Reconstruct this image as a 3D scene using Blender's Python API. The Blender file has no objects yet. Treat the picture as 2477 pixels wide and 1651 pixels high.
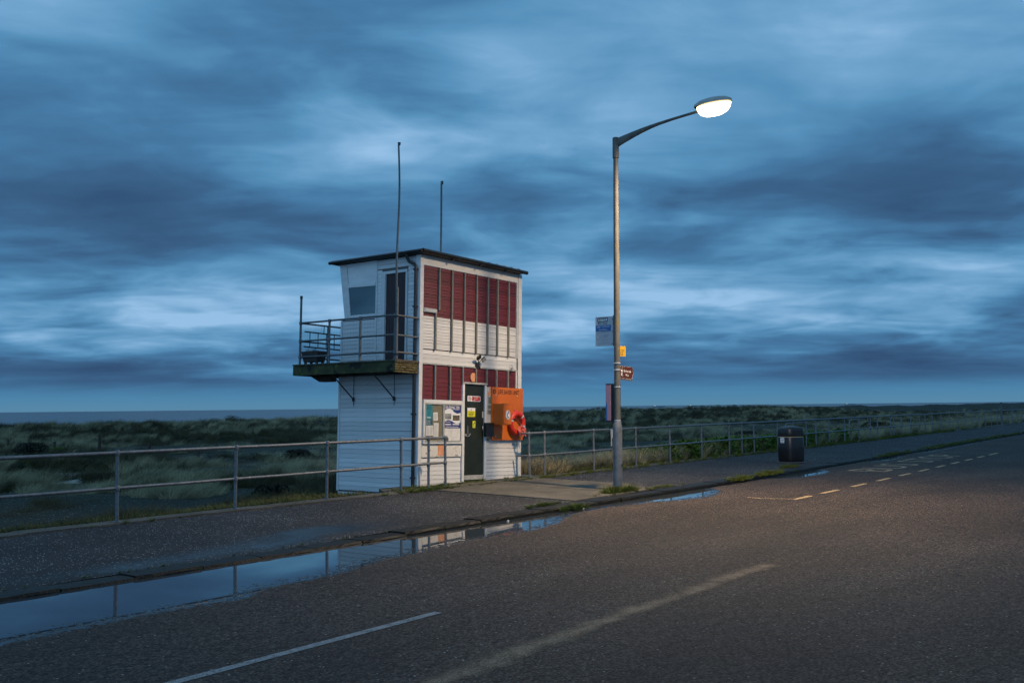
import bpy, math, random
import numpy as np
from mathutils import Vector, Matrix
random.seed(7); rng = np.random.default_rng(7)
S = bpy.context.scene; COL = S.collection
PI = math.pi

# ------------------------------------------------------------------ camera
F_PX, W_PX = 2450.0, 2477.0
yaw, pitch, roll = math.radians(36.4), math.atan(158 / F_PX), math.radians(0.6)
fw = Vector((math.cos(yaw) * math.cos(pitch), math.sin(yaw) * math.cos(pitch), math.sin(pitch)))
r0 = Vector((math.sin(yaw), -math.cos(yaw), 0)); u0 = r0.cross(fw)
rt = r0 * math.cos(roll) - u0 * math.sin(roll); up = u0 * math.cos(roll) + r0 * math.sin(roll)
cam = bpy.data.cameras.new('camera'); cam.sensor_width = 36; cam.lens = F_PX / W_PX * 36
cam.clip_start = 0.1; cam.clip_end = 60000
co = bpy.data.objects.new('camera', cam); COL.objects.link(co)
M = Matrix.Identity(4)
for i in range(3):
    M[i][0] = rt[i]; M[i][1] = up[i]; M[i][2] = -fw[i]
M[0][3], M[1][3], M[2][3] = 0, 0, 1.76
co.matrix_world = M; S.camera = co

# ------------------------------------------------------------------ view
S.view_settings.view_transform = 'Standard'; S.view_settings.look = 'None'
S.view_settings.exposure = 0; S.view_settings.gamma = 1
try: S.view_settings.use_curve_mapping = False
except Exception: pass
S.render.engine = 'CYCLES'
S.cycles.use_denoising = True
try: S.cycles.denoising_prefilter = 'FAST'
except Exception: pass
S.cycles.max_bounces = 6; S.cycles.diffuse_bounces = 3; S.cycles.glossy_bounces = 3
S.cycles.sample_clamp_indirect = 4

# ------------------------------------------------------------------ world: dusk sky with long streaked cloud
wd = bpy.data.worlds.new('World'); S.world = wd; wd.use_nodes = True
nt = wd.node_tree; nt.nodes.clear()
def N(t, tree=None, **k):
    n = (tree or nt).nodes.new(t)
    for a, b in k.items(): setattr(n, a, b)
    return n
def lk(a, b, tree=None): (tree or nt).links.new(a, b)
def mth(op, a, b=None, c=None, tree=None, clamp=False):
    n = N('ShaderNodeMath', tree, operation=op); n.use_clamp = clamp
    for i, v in enumerate((a, b, c)):
        if v is None: continue
        if isinstance(v, (int, float)): n.inputs[i].default_value = v
        else: lk(v, n.inputs[i], tree)
    return n.outputs[0]
def ramp(fac, stops, tree=None, interp='LINEAR'):
    n = N('ShaderNodeValToRGB', tree); e = n.color_ramp.elements; n.color_ramp.interpolation = interp
    while len(e) < len(stops): e.new(0.5)
    for i, (p, c) in enumerate(stops):
        e[i].position = p
        e[i].color = (c, c, c, 1) if isinstance(c, (int, float)) else (*c, 1)
    if fac is not None: lk(fac, n.inputs[0], tree)
    return n.outputs[0]
tc = N('ShaderNodeTexCoord'); sep = N('ShaderNodeSeparateXYZ')
nrm = N('ShaderNodeVectorMath', operation='NORMALIZE'); lk(tc.outputs['Generated'], nrm.inputs[0]); lk(nrm.outputs[0], sep.inputs[0])
dx, dy, dz = sep.outputs
# cloud deck coordinates: a = across (perpendicular to the wind), b = along
zc = mth('ADD', mth('MAXIMUM', dz, 0.0), 0.13)
ca, sa = math.cos(yaw), math.sin(yaw)
along = mth('ADD', mth('MULTIPLY', dx, ca), mth('MULTIPLY', dy, sa))
across = mth('SUBTRACT', mth('MULTIPLY', dx, sa), mth('MULTIPLY', dy, ca))
pa = mth('DIVIDE', across, zc); pb = mth('DIVIDE', along, zc)
def cloudnoise(sx, sy, off, detail, rough, dist):
    cb = N('ShaderNodeCombineXYZ'); lk(mth('MULTIPLY', pa, sx), cb.inputs[0]); lk(mth('MULTIPLY', pb, sy), cb.inputs[1]); cb.inputs[2].default_value = off
    n = N('ShaderNodeTexNoise'); n.inputs['Scale'].default_value = 1; n.inputs['Detail'].default_value = detail
    n.inputs['Roughness'].default_value = rough; n.inputs['Distortion'].default_value = dist
    lk(cb.outputs[0], n.inputs['Vector']); return n.outputs[0]
n1 = cloudnoise(1.15, 1.25, 3.1, 4, 0.48, 0.35)
n2 = cloudnoise(2.3, 2.7, 9.4, 6, 0.55, 0.5)
n4 = cloudnoise(1.3, 7.0, 2.2, 4, 0.5, 0.4)
n3 = cloudnoise(0.45, 0.6, 5.7, 2, 0.4, 0.2)
cl = mth('ADD', mth('MULTIPLY', n1, 0.50), mth('ADD', mth('MULTIPLY', n2, 0.28), mth('ADD', mth('MULTIPLY', n3, 0.20), mth('MULTIPLY', n4, 0.08))))
cl = mth('SUBTRACT', cl, 0.045)
# typical brightness of the deck against elevation (z of the direction)
prof = ramp(mth('MULTIPLY', dz, 2.0, clamp=True), [(0.0, 0.46), (0.035, 0.43), (0.05, 0.30), (0.085, 0.28), (0.115, 0.56), (0.16, 0.72),
        (0.245, 0.70), (0.30, 0.54), (0.37, 0.43), (0.45, 0.52), (0.56, 0.58), (0.74, 0.62), (1.0, 0.66)], interp='B_SPLINE')
amp = ramp(mth('MULTIPLY', dz, 2.0, clamp=True), [(0.0, 0.0), (0.05, 0.5), (0.12, 1.25), (0.25, 1.15), (0.4, 1.0), (1.0, 1.0)])
t = mth('ADD', mth('ADD', prof, 0.03), mth('MULTIPLY', mth('MULTIPLY', mth('SUBTRACT', cl, 0.5), 2.45), amp))
# a few thinner patches of cloud and the heavier banks
def blob(az, el, wa, we, amt):
    """az degrees right of the view axis"""
    a0 = math.atan2(1, 1) * 0 + math.radians(az); e0 = math.sin(math.radians(el))
    aa = N('ShaderNodeMath', operation='ARCTAN2'); lk(across, aa.inputs[0]); lk(along, aa.inputs[1])
    u = mth('DIVIDE', mth('SUBTRACT', aa.outputs[0], a0), math.radians(wa)); v = mth('DIVIDE', mth('SUBTRACT', dz, e0), math.sin(math.radians(we)))
    u = mth('ADD', u, mth('MULTIPLY', mth('SUBTRACT', n2, 0.5), 1.2)); v = mth('ADD', v, mth('MULTIPLY', mth('SUBTRACT', n1, 0.5), 2.2))
    g = mth('POWER', 2.718, mth('MULTIPLY', mth('ADD', mth('MULTIPLY', u, u), mth('MULTIPLY', v, v)), -1.0))
    return mth('MULTIPLY', g, amt)
for b in [(0, 17.5, 6, 2.5, .30), (11, 15, 9, 4.5, .22), (-7, 15, 10, 3, .10), (-14, 17, 7, 1.8, -.16), (-20, 10.5, 9, 1.5, -.14),
          (-10, 9.3, 11, 1.3, -.18), (13, 8.6, 9, 1.1, -.16), (22, 12.5, 7, 2.2, -.14), (3, 5.2, 7, .9, .24), (-18, 5.8, 10, .6, .14), (15, 5.4, 6, .7, .20),
          (9, 10.3, 5, .8, .12), (-22, 2.0, 9, .9, -.12), (21, 2.3, 9, .8, -.12), (-24, 19, 7, 2.5, .10)]:
    t = mth('ADD', t, blob(*b))
colr = ramp(t, [(0.0, (.030, .080, .175)), (0.25, (.043, .120, .245)), (0.45, (.060, .188, .360)), (0.62, (.094, .276, .485)),
                (0.80, (.165, .370, .605)), (1.0, (.300, .520, .780))])
# left (north) side is the purer blue, the right greyer
hz = ramp(mth('MULTIPLY', dz, 10, clamp=True), [(0, (.100, .245, .380)), (.12, (.078, .240, .405)), (.42, (.04, .16, .32)), (1, (.04, .16, .32))])
mx = N('ShaderNodeMix', data_type='RGBA'); lk(ramp(mth('MULTIPLY', dz, 10, clamp=True), [(0, 1.0), (.12, .80), (.28, 0.0)]), mx.inputs[0])
lk(colr, mx.inputs[6]); lk(hz, mx.inputs[7])
sky = N('ShaderNodeTexSky', sky_type='NISHITA'); sky.sun_disc = False; sky.sun_elevation = math.radians(1.0); sky.sun_rotation = math.radians(215)
sky.air_density = 1.4; sky.ozone_density = 4
sk = N('ShaderNodeVectorMath', operation='SCALE'); lk(sky.outputs[0], sk.inputs[0]); sk.inputs['Scale'].default_value = 0.01
ad = N('ShaderNodeVectorMath', operation='ADD'); lk(mx.outputs[2], ad.inputs[0]); lk(sk.outputs[0], ad.inputs[1])
bg = N('ShaderNodeBackground'); bg.inputs[1].default_value = 1.0; lk(ad.outputs[0], bg.inputs[0])
wo = N('ShaderNodeOutputWorld'); lk(bg.outputs[0], wo.inputs[0])

# ------------------------------------------------------------------ last light of the day: broad, weak, blue
sl = bpy.data.lights.new('sun', 'SUN'); sl.energy = 0.62; sl.angle = math.radians(70); sl.color = (0.36, 0.62, 1.0)
so = bpy.data.objects.new('sun', sl); COL.objects.link(so)
so.rotation_euler = Vector((0.90, 0.18, -0.30)).to_track_quat('-Z', 'Y').to_euler()

# ------------------------------------------------------------------ mesh helpers
class MB:
    def __init__(s): s.v = []; s.f = []
    def add(s, v, f):
        o = len(s.v); s.v += [tuple(p) for p in v]; s.f += [tuple(i + o for i in q) for q in f]; return s
    def box(s, x0, x1, y0, y1, z0, z1):
        return s.add([(x0,y0,z0),(x1,y0,z0),(x1,y1,z0),(x0,y1,z0),(x0,y0,z1),(x1,y0,z1),(x1,y1,z1),(x0,y1,z1)],
                     [(0,3,2,1),(4,5,6,7),(0,1,5,4),(1,2,6,5),(2,3,7,6),(3,0,4,7)])
    def tube(s, pts, r, n=12, caps=True):
        pts = [Vector(p) for p in pts]; rs = r if isinstance(r, (list, tuple)) else [r] * len(pts)
        V = []; prev = None
        for i, p in enumerate(pts):
            d = (pts[min(i+1, len(pts)-1)] - pts[max(i-1, 0)]).normalized()
            a = (Vector((0,0,1)) if abs(d.z) < .9 else Vector((1,0,0))) if prev is None else prev
            x = (a - d * a.dot(d)).normalized(); prev = x; y = d.cross(x)
            for k in range(n):
                t = 2*PI*k/n; V.append(p + (x*math.cos(t) + y*math.sin(t)) * rs[i])
        Fc = []
        for i in range(len(pts)-1):
            for k in range(n):
                k2 = (k+1) % n; Fc.append((i*n+k, i*n+k2, (i+1)*n+k2, (i+1)*n+k))
        if caps: Fc.append(tuple(range(n-1, -1, -1))); Fc.append(tuple((len(pts)-1)*n+k for k in range(n)))
        return s.add(V, Fc)
    def loft(s, rings, caps=True):
        n = len(rings[0]); V = [p for r in rings for p in r]; Fc = []
        for i in range(len(rings)-1):
            for k in range(n):
                k2 = (k+1) % n; Fc.append((i*n+k, i*n+k2, (i+1)*n+k2, (i+1)*n+k))
        if caps: Fc.append(tuple(range(n-1, -1, -1))); Fc.append(tuple((len(rings)-1)*n+k for k in range(n)))
        return s.add(V, Fc)
    def prism(s, poly, fn0, fn1):
        """poly: 2d points; fn0/fn1 map them to the two faces"""
        n = len(poly); V = [fn0(*p) for p in poly] + [fn1(*p) for p in poly]
        return s.add(V, [tuple(range(n)), tuple(range(2*n-1, n-1, -1))] + [(i, n+i, n+(i+1) % n, (i+1) % n) for i in range(n)])
    def build(s, name, mat, parent=None, smooth=False, bevel=0, kind=None, label=None):
        me = bpy.data.meshes.new(name); me.from_pydata(s.v, [], s.f); me.update()
        me.materials.append(mat)
        if smooth:
            me.shade_smooth()
            try: me.set_sharp_from_angle(angle=math.radians(38))
            except Exception: pass
        return link(name, me, parent, bevel, kind, label)
def link(name, me, parent=None, bevel=0, kind=None, label=None, loc=None, rot=None):
    o = bpy.data.objects.new(name, me); COL.objects.link(o)
    if parent is not None: o.parent = parent
    if bevel:
        b = o.modifiers.new('bevel', 'BEVEL'); b.width = bevel; b.segments = 2; b.limit_method = 'ANGLE'
    if kind: o['kind'] = kind
    if label: o['label'] = label
    if loc is not None: o.location = loc
    if rot is not None: o.rotation_euler = rot
    return o
def npmesh(name, V, Fq, mat, smooth=True):
    me = bpy.data.meshes.new(name); V = np.asarray(V, np.float32); Fq = np.asarray(Fq, np.int32)
    me.vertices.add(len(V)); me.vertices.foreach_set('co', V.ravel())
    k = Fq.shape[1]; me.loops.add(Fq.size); me.loops.foreach_set('vertex_index', Fq.ravel())
    me.polygons.add(len(Fq)); me.polygons.foreach_set('loop_start', np.arange(0, Fq.size, k, dtype=np.int32))
    me.update(calc_edges=True); me.validate()
    if smooth: me.shade_smooth()
    me.materials.append(mat); return me
def thing(name, label, cat, loc=(0,0,0), rot=(0,0,0), group=None, mw=None):
    o = bpy.data.objects.new(name, None); COL.objects.link(o); o.empty_display_size = .2
    if mw is not None: o.matrix_world = mw
    else: o.location = loc; o.rotation_euler = rot
    tag(o, label, cat, group); return o
def tag(o, label, cat, group=None):
    o['label'] = label; o['category'] = cat
    if group: o['group'] = group
    return o

# ------------------------------------------------------------------ materials
def mat(name, c1, c2=None, scale=8, rough=.6, metal=0, bump=0, bscale=60, detail=6, stretch=(1,1,1), spots=None, rvar=0, lo=.35, hi=.65, spec=.5, ior=None, emit=None, estr=0, coat=0):
    m = bpy.data.materials.new(name); m.use_nodes = True; t = m.node_tree; p = t.nodes['Principled BSDF']
    p.inputs['Roughness'].default_value = rough; p.inputs['Metallic'].default_value = metal
    p.inputs['Specular IOR Level'].default_value = spec
    if coat: p.inputs['Coat Weight'].default_value = coat
    if ior: p.inputs['IOR'].default_value = ior
    if emit: p.inputs['Emission Color'].default_value = (*emit, 1); p.inputs['Emission Strength'].default_value = estr
    tcn = N('ShaderNodeTexCoord', t); mp = N('ShaderNodeMapping', t); mp.inputs['Scale'].default_value = stretch
    lk(tcn.outputs['Object'], mp.inputs[0], t)
    col = None
    if c2 is not None:
        n = N('ShaderNodeTexNoise', t); n.inputs['Scale'].default_value = scale; n.inputs['Detail'].default_value = detail; n.inputs['Roughness'].default_value = .6
        lk(mp.outputs[0], n.inputs['Vector'], t); col = ramp(n.outputs[0], [(lo, c1), (hi, c2)], t)
        if spots:
            for sc, thr, c3 in spots:
                n2 = N('ShaderNodeTexNoise', t); n2.inputs['Scale'].default_value = sc; n2.inputs['Detail'].default_value = 4
                lk(mp.outputs[0], n2.inputs['Vector'], t)
                mk = ramp(n2.outputs[0], [(thr, 0.0), (min(thr+.05, 1), 1.0)], t)
                mm = N('ShaderNodeMix', t, data_type='RGBA'); lk(mk, mm.inputs[0], t); lk(col, mm.inputs[6], t); mm.inputs[7].default_value = (*c3, 1); col = mm.outputs[2]
    if rvar:
        oi = N('ShaderNodeObjectInfo', t); mr = N('ShaderNodeMapRange', t); lk(oi.outputs['Random'], mr.inputs[0], t); mr.inputs[3].default_value = 1-rvar; mr.inputs[4].default_value = 1+rvar*.5
        mm = N('ShaderNodeMix', t, data_type='RGBA', blend_type='MULTIPLY'); mm.inputs[0].default_value = 1
        if col is not None: lk(col, mm.inputs[6], t)
        else: mm.inputs[6].default_value = (*c1, 1)
        lk(mr.outputs[0], mm.inputs[7], t); col = mm.outputs[2]
    if col is not None: lk(col, p.inputs['Base Color'], t)
    else: p.inputs['Base Color'].default_value = (*c1, 1)
    if bump:
        n = N('ShaderNodeTexNoise', t); n.inputs['Scale'].default_value = bscale; n.inputs['Detail'].default_value = 4; lk(mp.outputs[0], n.inputs['Vector'], t)
        b = N('ShaderNodeBump', t); b.inputs['Strength'].default_value = min(bump, 1); b.inputs['Distance'].default_value = .01; lk(n.outputs[0], b.inputs['Height'], t); lk(b.outputs[0], p.inputs['Normal'], t)
    return m
WHITE = mat('white_paint', (.62, .63, .63), (.74, .74, .73), 1.7, .45, bump=.35, bscale=30, stretch=(1,1,4), spots=[(9, .69, (.42,.41,.36)), (60, .74, (.30,.27,.22))], rvar=.10)
WHITEB = mat('white_board_paint', (.62, .63, .63), (.74, .74, .73), 2.2, .5, bump=.4, bscale=40, stretch=(.5,.5,6), spots=[(7, .66, (.45,.44,.40)), (40, .73, (.28,.25,.20))], rvar=.14)
RED = mat('red_paint', (.105, .013, .021), (.145, .018, .028), 2.5, .5, bump=.5, bscale=40, stretch=(.5,.5,6), spots=[(45, .745, (.42,.36,.33)), (5, .66, (.12,.022,.026))], rvar=.22)
BATTEN = mat('weathered_batten', (.16,.15,.13), (.27,.26,.23), 12, .8, bump=.6, bscale=80, stretch=(6,6,1), rvar=.15)
PEEL = mat('peeling_white_paint', (.62,.60,.55), (.70,.69,.65), 3, .6, bump=.6, spots=[(9, .62, (.22,.16,.12)), (30, .66, (.12,.10,.08)), (5, .70, (.45,.16,.10))])
DARKGREEN = mat('dark_door_paint', (.010,.014,.009), (.020,.025,.015), 3, .42, bump=.3, spots=[(22, .73, (.45,.45,.42)), (5, .68, (.03,.028,.018))])
BROWN = mat('dark_brown_door', (.022,.010,.012), (.036,.016,.016), 4, .5, bump=.3, stretch=(4,4,1))
GREYTRIM = mat('grey_trim', (.30,.31,.30), (.42,.43,.42), 6, .6, bump=.4, spots=[(20,.66,(.12,.11,.09))])
GAPSHADE = mat('board_gap_shade', (.10,.10,.10))  # dark tone standing in for shade in the gaps between boards
BLACK = mat('black_plastic', (.010,.011,.012), (.02,.021,.022), 9, .35, bump=.1, spots=[(35,.70,(.25,.25,.25))])
ROOFM = mat('roof_sheet', (.16,.18,.19), (.26,.28,.29), 5, .6, bump=.4)
GLASS = mat('window_glass', (.020,.040,.048), None, rough=.03, spec=1.0, ior=1.9)
GALV = mat('galvanised_steel', (.115,.125,.135), (.20,.21,.22), 14, .50, metal=.35, bump=.25, bscale=50, spots=[(30,.70,(.14,.11,.08)), (11,.70,(.26,.27,.27))])
GALVD = mat('dull_galvanised', (.09,.10,.105), (.15,.16,.165), 14, .55, metal=.3, bump=.15, spots=[(30,.66,(.10,.075,.05))])
POSTM = mat('lamp_post_steel', (.075,.073,.068), (.13,.125,.11), 5, .62, metal=.0, bump=.12, stretch=(1,1,.5), spots=[(9,.62,(.13,.11,.05)), (26,.68,(.22,.21,.18)), (14,.70,(.07,.04,.025))])
POSTB = mat('lamp_post_base', (.10,.115,.13), (.17,.185,.20), 6, .5, metal=.2, bump=.35, spots=[(13,.66,(.17,.14,.08)), (30,.70,(.36,.36,.34))])
TIMBER = mat('mossy_timber', (.022,.030,.012), (.060,.066,.022), 3, .9, bump=.8, bscale=30, spots=[(3.5,.58,(.010,.010,.008)), (8,.62,(.09,.10,.018))])
DECKM = mat('deck_boards', (.05,.05,.035), (.09,.09,.06), 5, .9, bump=.7)
STONE = mat('rough_yellow_packing', (.085,.070,.028), (.15,.125,.055), 9, .95, bump=1, bscale=40, rvar=.3)
DARKSTEEL = mat('dark_steel', (.022,.026,.030), (.045,.05,.055), 12, .6, metal=.3)
ORANGE = mat('orange_board', (.52,.115,.012), (.60,.145,.018), 2, .42, bump=.1, spots=[(6,.70,(.45,.11,.02))])
PEACH = mat('faded_orange', (.62,.27,.13), (.70,.34,.19), 8, .7, bump=.3)
REDRING = mat('red_orange_lifebuoy', (.50,.020,.012), (.58,.035,.018), 6, .45)
ROPE = mat('pink_red_rope', (.55,.06,.05), (.72,.20,.16), 30, .8)
SILVER = mat('reflective_tape', (.55,.56,.56), (.72,.72,.72), 20, .35, metal=.4)
PAPER = mat('paper', (.60,.60,.58), (.70,.70,.68), 7, .7)
PRINT = mat('grey_print', (.28,.28,.30))
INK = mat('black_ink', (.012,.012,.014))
NAVY = mat('navy_print', (.014,.035,.17)); TEAL = mat('teal_print', (.025,.20,.25), (.03,.24,.30), 4, .5); TEALD = mat('dark_teal_print', (.02,.10,.14))
WPRINT = mat('white_print', (.75,.76,.78)); BLUEP = mat('blue_print', (.03,.13,.35)); YEL = mat('yellow_sign', (.72,.38,.015)); YEL2 = mat('yellow_label', (.62,.60,.03))
SIGNGREY = mat('sign_face_grey', (.42,.44,.47), (.47,.49,.52), 3, .4); BROWNS = mat('brown_sign', (.070,.018,.009), (.085,.023,.012), 3, .4)
CORK = mat('notice_backing', (.15,.14,.09), (.20,.18,.12), 12, .85, spots=[(6,.66,(.28,.15,.09))])
REDSIGN = mat('red_print', (.36,.03,.03)); PINK = mat('pink_poster', (.50,.24,.28), (.44,.24,.32), 2, .5)
PHOTOA = mat('grey_print_picture', (.10,.11,.11), (.38,.40,.39), 7, .5); PHOTOB = mat('dark_print_picture', (.02,.03,.015), (.20,.15,.10), 25, .5)
BINM = mat('black_bin', (.008,.008,.009), (.014,.013,.014), 4, .38, bump=.12, bscale=90, spots=[(25,.74,(.06,.055,.05))])
GOLD = mat('bin_band', (.42,.36,.22)); MOSS = mat('moss_green', (.045,.06,.010), (.09,.11,.018), 20, .95)
WOOD = mat('old_wood', (.04,.03,.022), (.08,.06,.045), 10, .9, bump=.5)
BLOCKER = mat('light_blocker_black', (.003,.003,.003), None, rough=1, spec=0)  # near-black so the added disc under the canopy swallows lamp light
LAMPGLASS = bpy.data.materials.new('lit_lamp_bowl'); LAMPGLASS.use_nodes = True; t = LAMPGLASS.node_tree; t.nodes.remove(t.nodes['Principled BSDF'])
a_ = N('ShaderNodeEmission', t); a_.inputs[0].default_value = (1.0, .74, .34, 1); a_.inputs[1].default_value = 26; b_ = N('ShaderNodeBsdfTransparent', t); m_ = N('ShaderNodeMixShader', t); m_.inputs[0].default_value = .15
lk(b_.outputs[0], m_.inputs[1], t); lk(a_.outputs[0], m_.inputs[2], t); lk(m_.outputs[0], t.nodes['Material Output'].inputs['Surface'], t)
LAMPBODY = mat('lamp_canopy', (.34,.33,.30), (.42,.41,.38), 6, .5)
SHIPL = mat('ship_light', (1,1,1), emit=(1,.95,.85), estr=.7)

# ground materials -----------------------------------------------------------
def ground_mat(name, dark, light, chip, chipthr, cell=70, rough=.85, patch=None, patchscale=.35, bumpd=.004, wet=False, attr=None, sandcol=None, chipcell=55):
    m = bpy.data.materials.new(name); m.use_nodes = True; t = m.node_tree; p = t.nodes['Principled BSDF']; p.inputs['Specular IOR Level'].default_value = .3
    g = N('ShaderNodeNewGeometry', t); P = g.outputs['Position']
    def nz(sc, det=4, ro=.6):
        n = N('ShaderNodeTexNoise', t); n.inputs['Scale'].default_value = sc; n.inputs['Detail'].default_value = det; n.inputs['Roughness'].default_value = ro; lk(P, n.inputs['Vector'], t); return n.outputs[0]
    v = N('ShaderNodeTexVoronoi', t); v.inputs['Scale'].default_value = cell; lk(P, v.inputs['Vector'], t)
    sp = N('ShaderNodeSeparateColor', t); lk(v.outputs['Color'], sp.inputs[0], t)
    val = mth('ADD', mth('MULTIPLY', sp.outputs[0], .45, tree=t), mth('ADD', mth('MULTIPLY', nz(cell*.28, 6, .8), .95, tree=t), -.20, tree=t), tree=t)
    col = ramp(val, [(.25, dark), (.95, light)], t)
    gap = ramp(v.outputs['Distance'], [(.15, 1.25), (.62, .30)], t)
    mm = N('ShaderNodeMix', t, data_type='RGBA', blend_type='MULTIPLY'); mm.inputs[0].default_value = .85 if name == 'road_asphalt' else .5; lk(col, mm.inputs[6], t); lk(gap, mm.inputs[7], t); col = mm.outputs[2]
    v2 = N('ShaderNodeTexVoronoi', t); v2.inputs['Scale'].default_value = chipcell; lk(P, v2.inputs['Vector'], t)
    sp2 = N('ShaderNodeSeparateColor', t); lk(v2.outputs['Color'], sp2.inputs[0], t)
    near = mth('LESS_THAN', v2.outputs['Distance'], .38, tree=t)
    chipm = mth('MULTIPLY', mth('GREATER_THAN', sp2.outputs[1], chipthr, tree=t), near, tree=t)
    mm = N('ShaderNodeMix', t, data_type='RGBA'); lk(chipm, mm.inputs[0], t); lk(col, mm.inputs[6], t); mm.inputs[7].default_value = (*chip, 1); col = mm.outputs[2]
    mpp = N('ShaderNodeMapping', t); mpp.inputs['Scale'].default_value = (.35, 1.0, 1.0) if name == 'road_asphalt' else (1, 1, 1); lk(P, mpp.inputs[0], t)
    npn = N('ShaderNodeTexNoise', t); npn.inputs['Scale'].default_value = patchscale; npn.inputs['Detail'].default_value = 6; npn.inputs['Roughness'].default_value = .62; lk(mpp.outputs[0], npn.inputs['Vector'], t)
    pt = ramp(npn.outputs[0], [(.3, .55), (.5, .92), (.70, 1.35)], t)
    mm = N('ShaderNodeMix', t, data_type='RGBA', blend_type='MULTIPLY'); mm.inputs[0].default_value = 1; lk(col, mm.inputs[6], t); lk(pt, mm.inputs[7], t); col = mm.outputs[2]
    if patch:
        mk = ramp(nz(patch[0], 6, .65), [(patch[1], 0.0), (patch[1]+.12, 1.0)], t)
        mm = N('ShaderNodeMix', t, data_type='RGBA'); lk(mk, mm.inputs[0], t); lk(col, mm.inputs[6], t); mm.inputs[7].default_value = (*patch[2], 1); col = mm.outputs[2]
    rsock = None
    if attr:
        at = N('ShaderNodeAttribute', t); at.attribute_name = attr
        ns = ramp(mth('ADD', at.outputs['Fac'], mth('MULTIPLY', mth('SUBTRACT', nz(9, 5, .7), .5, tree=t), .9, tree=t), tree=t), [(.25, 0.0), (.95, 1.0)] if name == 'pavement_asphalt' else [(.40, 0.0), (.62, 1.0)], t)
        if wet:
            mm = N('ShaderNodeMix', t, data_type='RGBA', blend_type='MULTIPLY'); lk(ns, mm.inputs[0], t); lk(col, mm.inputs[6], t); mm.inputs[7].default_value = (.38,.38,.42,1); col = mm.outputs[2]
            mr = N('ShaderNodeMapRange', t); lk(ns, mr.inputs[0], t); mr.inputs[3].default_value = rough; mr.inputs[4].default_value = .36 if name == 'pavement_asphalt' else .22; rsock = mr.outputs[0]
        else:
            mm = N('ShaderNodeMix', t, data_type='RGBA'); lk(ns, mm.inputs[0], t); lk(col, mm.inputs[6], t); mm.inputs[7].default_value = (*sandcol, 1); col = mm.outputs[2]
    lk(col, p.inputs['Base Color'], t); p.inputs['Roughness'].default_value = rough
    if rsock is not None: lk(rsock, p.inputs['Roughness'], t)
    b = N('ShaderNodeBump', t); b.inputs['Strength'].default_value = 1; b.inputs['Distance'].default_value = bumpd
    lk(mth('ADD', mth('MULTIPLY', v.outputs['Distance'], -1.0, tree=t), mth('MULTIPLY', nz(12, 4), .8, tree=t), tree=t), b.inputs['Height'], t); lk(b.outputs[0], p.inputs['Normal'], t)
    return m
ASPHALT = ground_mat('road_asphalt', (.008,.0065,.0055), (.205,.146,.112), (.40,.35,.30), .992, cell=40, bumpd=.010, wet=True, attr='wet', patchscale=.45, chipcell=40)
PAVE = ground_mat('pavement_asphalt', (.010,.010,.011), (.078,.072,.072), (.46,.45,.44), .90, cell=80, bumpd=.003, wet=True, attr='wet', patchscale=.5, chipcell=48)
CONC = ground_mat('concrete', (.085,.078,.062), (.165,.150,.120), (.24,.22,.19), .97, cell=90, bumpd=.001, patchscale=1.2, patch=(2.2, .58, (.11,.105,.08)))
KERBM = mat('mossy_kerb_stone', (.005,.0045,.003), (.016,.013,.009), 5, .6, bump=.9, bscale=25, spots=[(6,.56,(.014,.017,.005)), (2.5,.58,(.008,.007,.005)), (45,.72,(.06,.045,.03))], rvar=.25, spec=.2)
DUNE = ground_mat('dune_turf', (.012,.014,.005), (.070,.066,.032), (.34,.31,.26), .90, cell=16, bumpd=.05, attr='sand', sandcol=(.42,.37,.31), patchscale=.16, patch=(.22, .56, (.040,.034,.022)), chipcell=16)
LINEW = ground_mat('worn_white_line', (.10,.10,.10), (.50,.49,.46), (.5,.5,.48), .9, cell=60, bumpd=.004, patchscale=2)
def worn(name, c, thr, ttr=14, soft=.10, attr=None):
    """road paint with holes through which the asphalt below shows"""
    m = bpy.data.materials.new(name); m.use_nodes = True; t = m.node_tree; p = t.nodes['Principled BSDF']; p.inputs['Roughness'].default_value = .85
    g = N('ShaderNodeNewGeometry', t); n = N('ShaderNodeTexNoise', t); n.inputs['Scale'].default_value = ttr; n.inputs['Detail'].default_value = 7; n.inputs['Roughness'].default_value = .8
    lk(g.outputs['Position'], n.inputs['Vector'], t)
    n2 = N('ShaderNodeTexNoise', t); n2.inputs['Scale'].default_value = 55; n2.inputs['Detail'].default_value = 3; lk(g.outputs['Position'], n2.inputs['Vector'], t)
    k = mth('ADD', mth('MULTIPLY', n.outputs[0], .6, tree=t), mth('MULTIPLY', n2.outputs[0], .4, tree=t), tree=t)
    if attr:
        at = N('ShaderNodeAttribute', t); at.attribute_name = attr
        k = mth('ADD', k, mth('MULTIPLY', mth('SUBTRACT', 1.0, at.outputs['Fac'], tree=t), .30, tree=t), tree=t)
    mk = ramp(k, [(thr, 0.0), (thr+soft, 1.0)], t)
    p.inputs['Base Color'].default_value = (*c, 1)
    v = N('ShaderNodeTexVoronoi', t); v.inputs['Scale'].default_value = 62; lk(g.outputs['Position'], v.inputs['Vector'], t)
    sp = N('ShaderNodeSeparateColor', t); lk(v.outputs['Color'], sp.inputs[0], t)
    lk(ramp(sp.outputs[0], [(0, tuple(x*.55 for x in c)), (.8, c)], t), p.inputs['Base Color'], t)
    tr = N('ShaderNodeBsdfTransparent', t); ms = N('ShaderNodeMixShader', t); out = t.nodes['Material Output']
    lk(mk, ms.inputs[0], t); lk(p.outputs[0], ms.inputs[1], t); lk(tr.outputs[0], ms.inputs[2], t); lk(ms.outputs[0], out.inputs['Surface'], t)
    return m
YLINE = worn('yellow_bay_paint', (.46,.32,.16), .56); YWORN = worn('worn_yellow_paint', (.36,.26,.16), .51)
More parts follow.
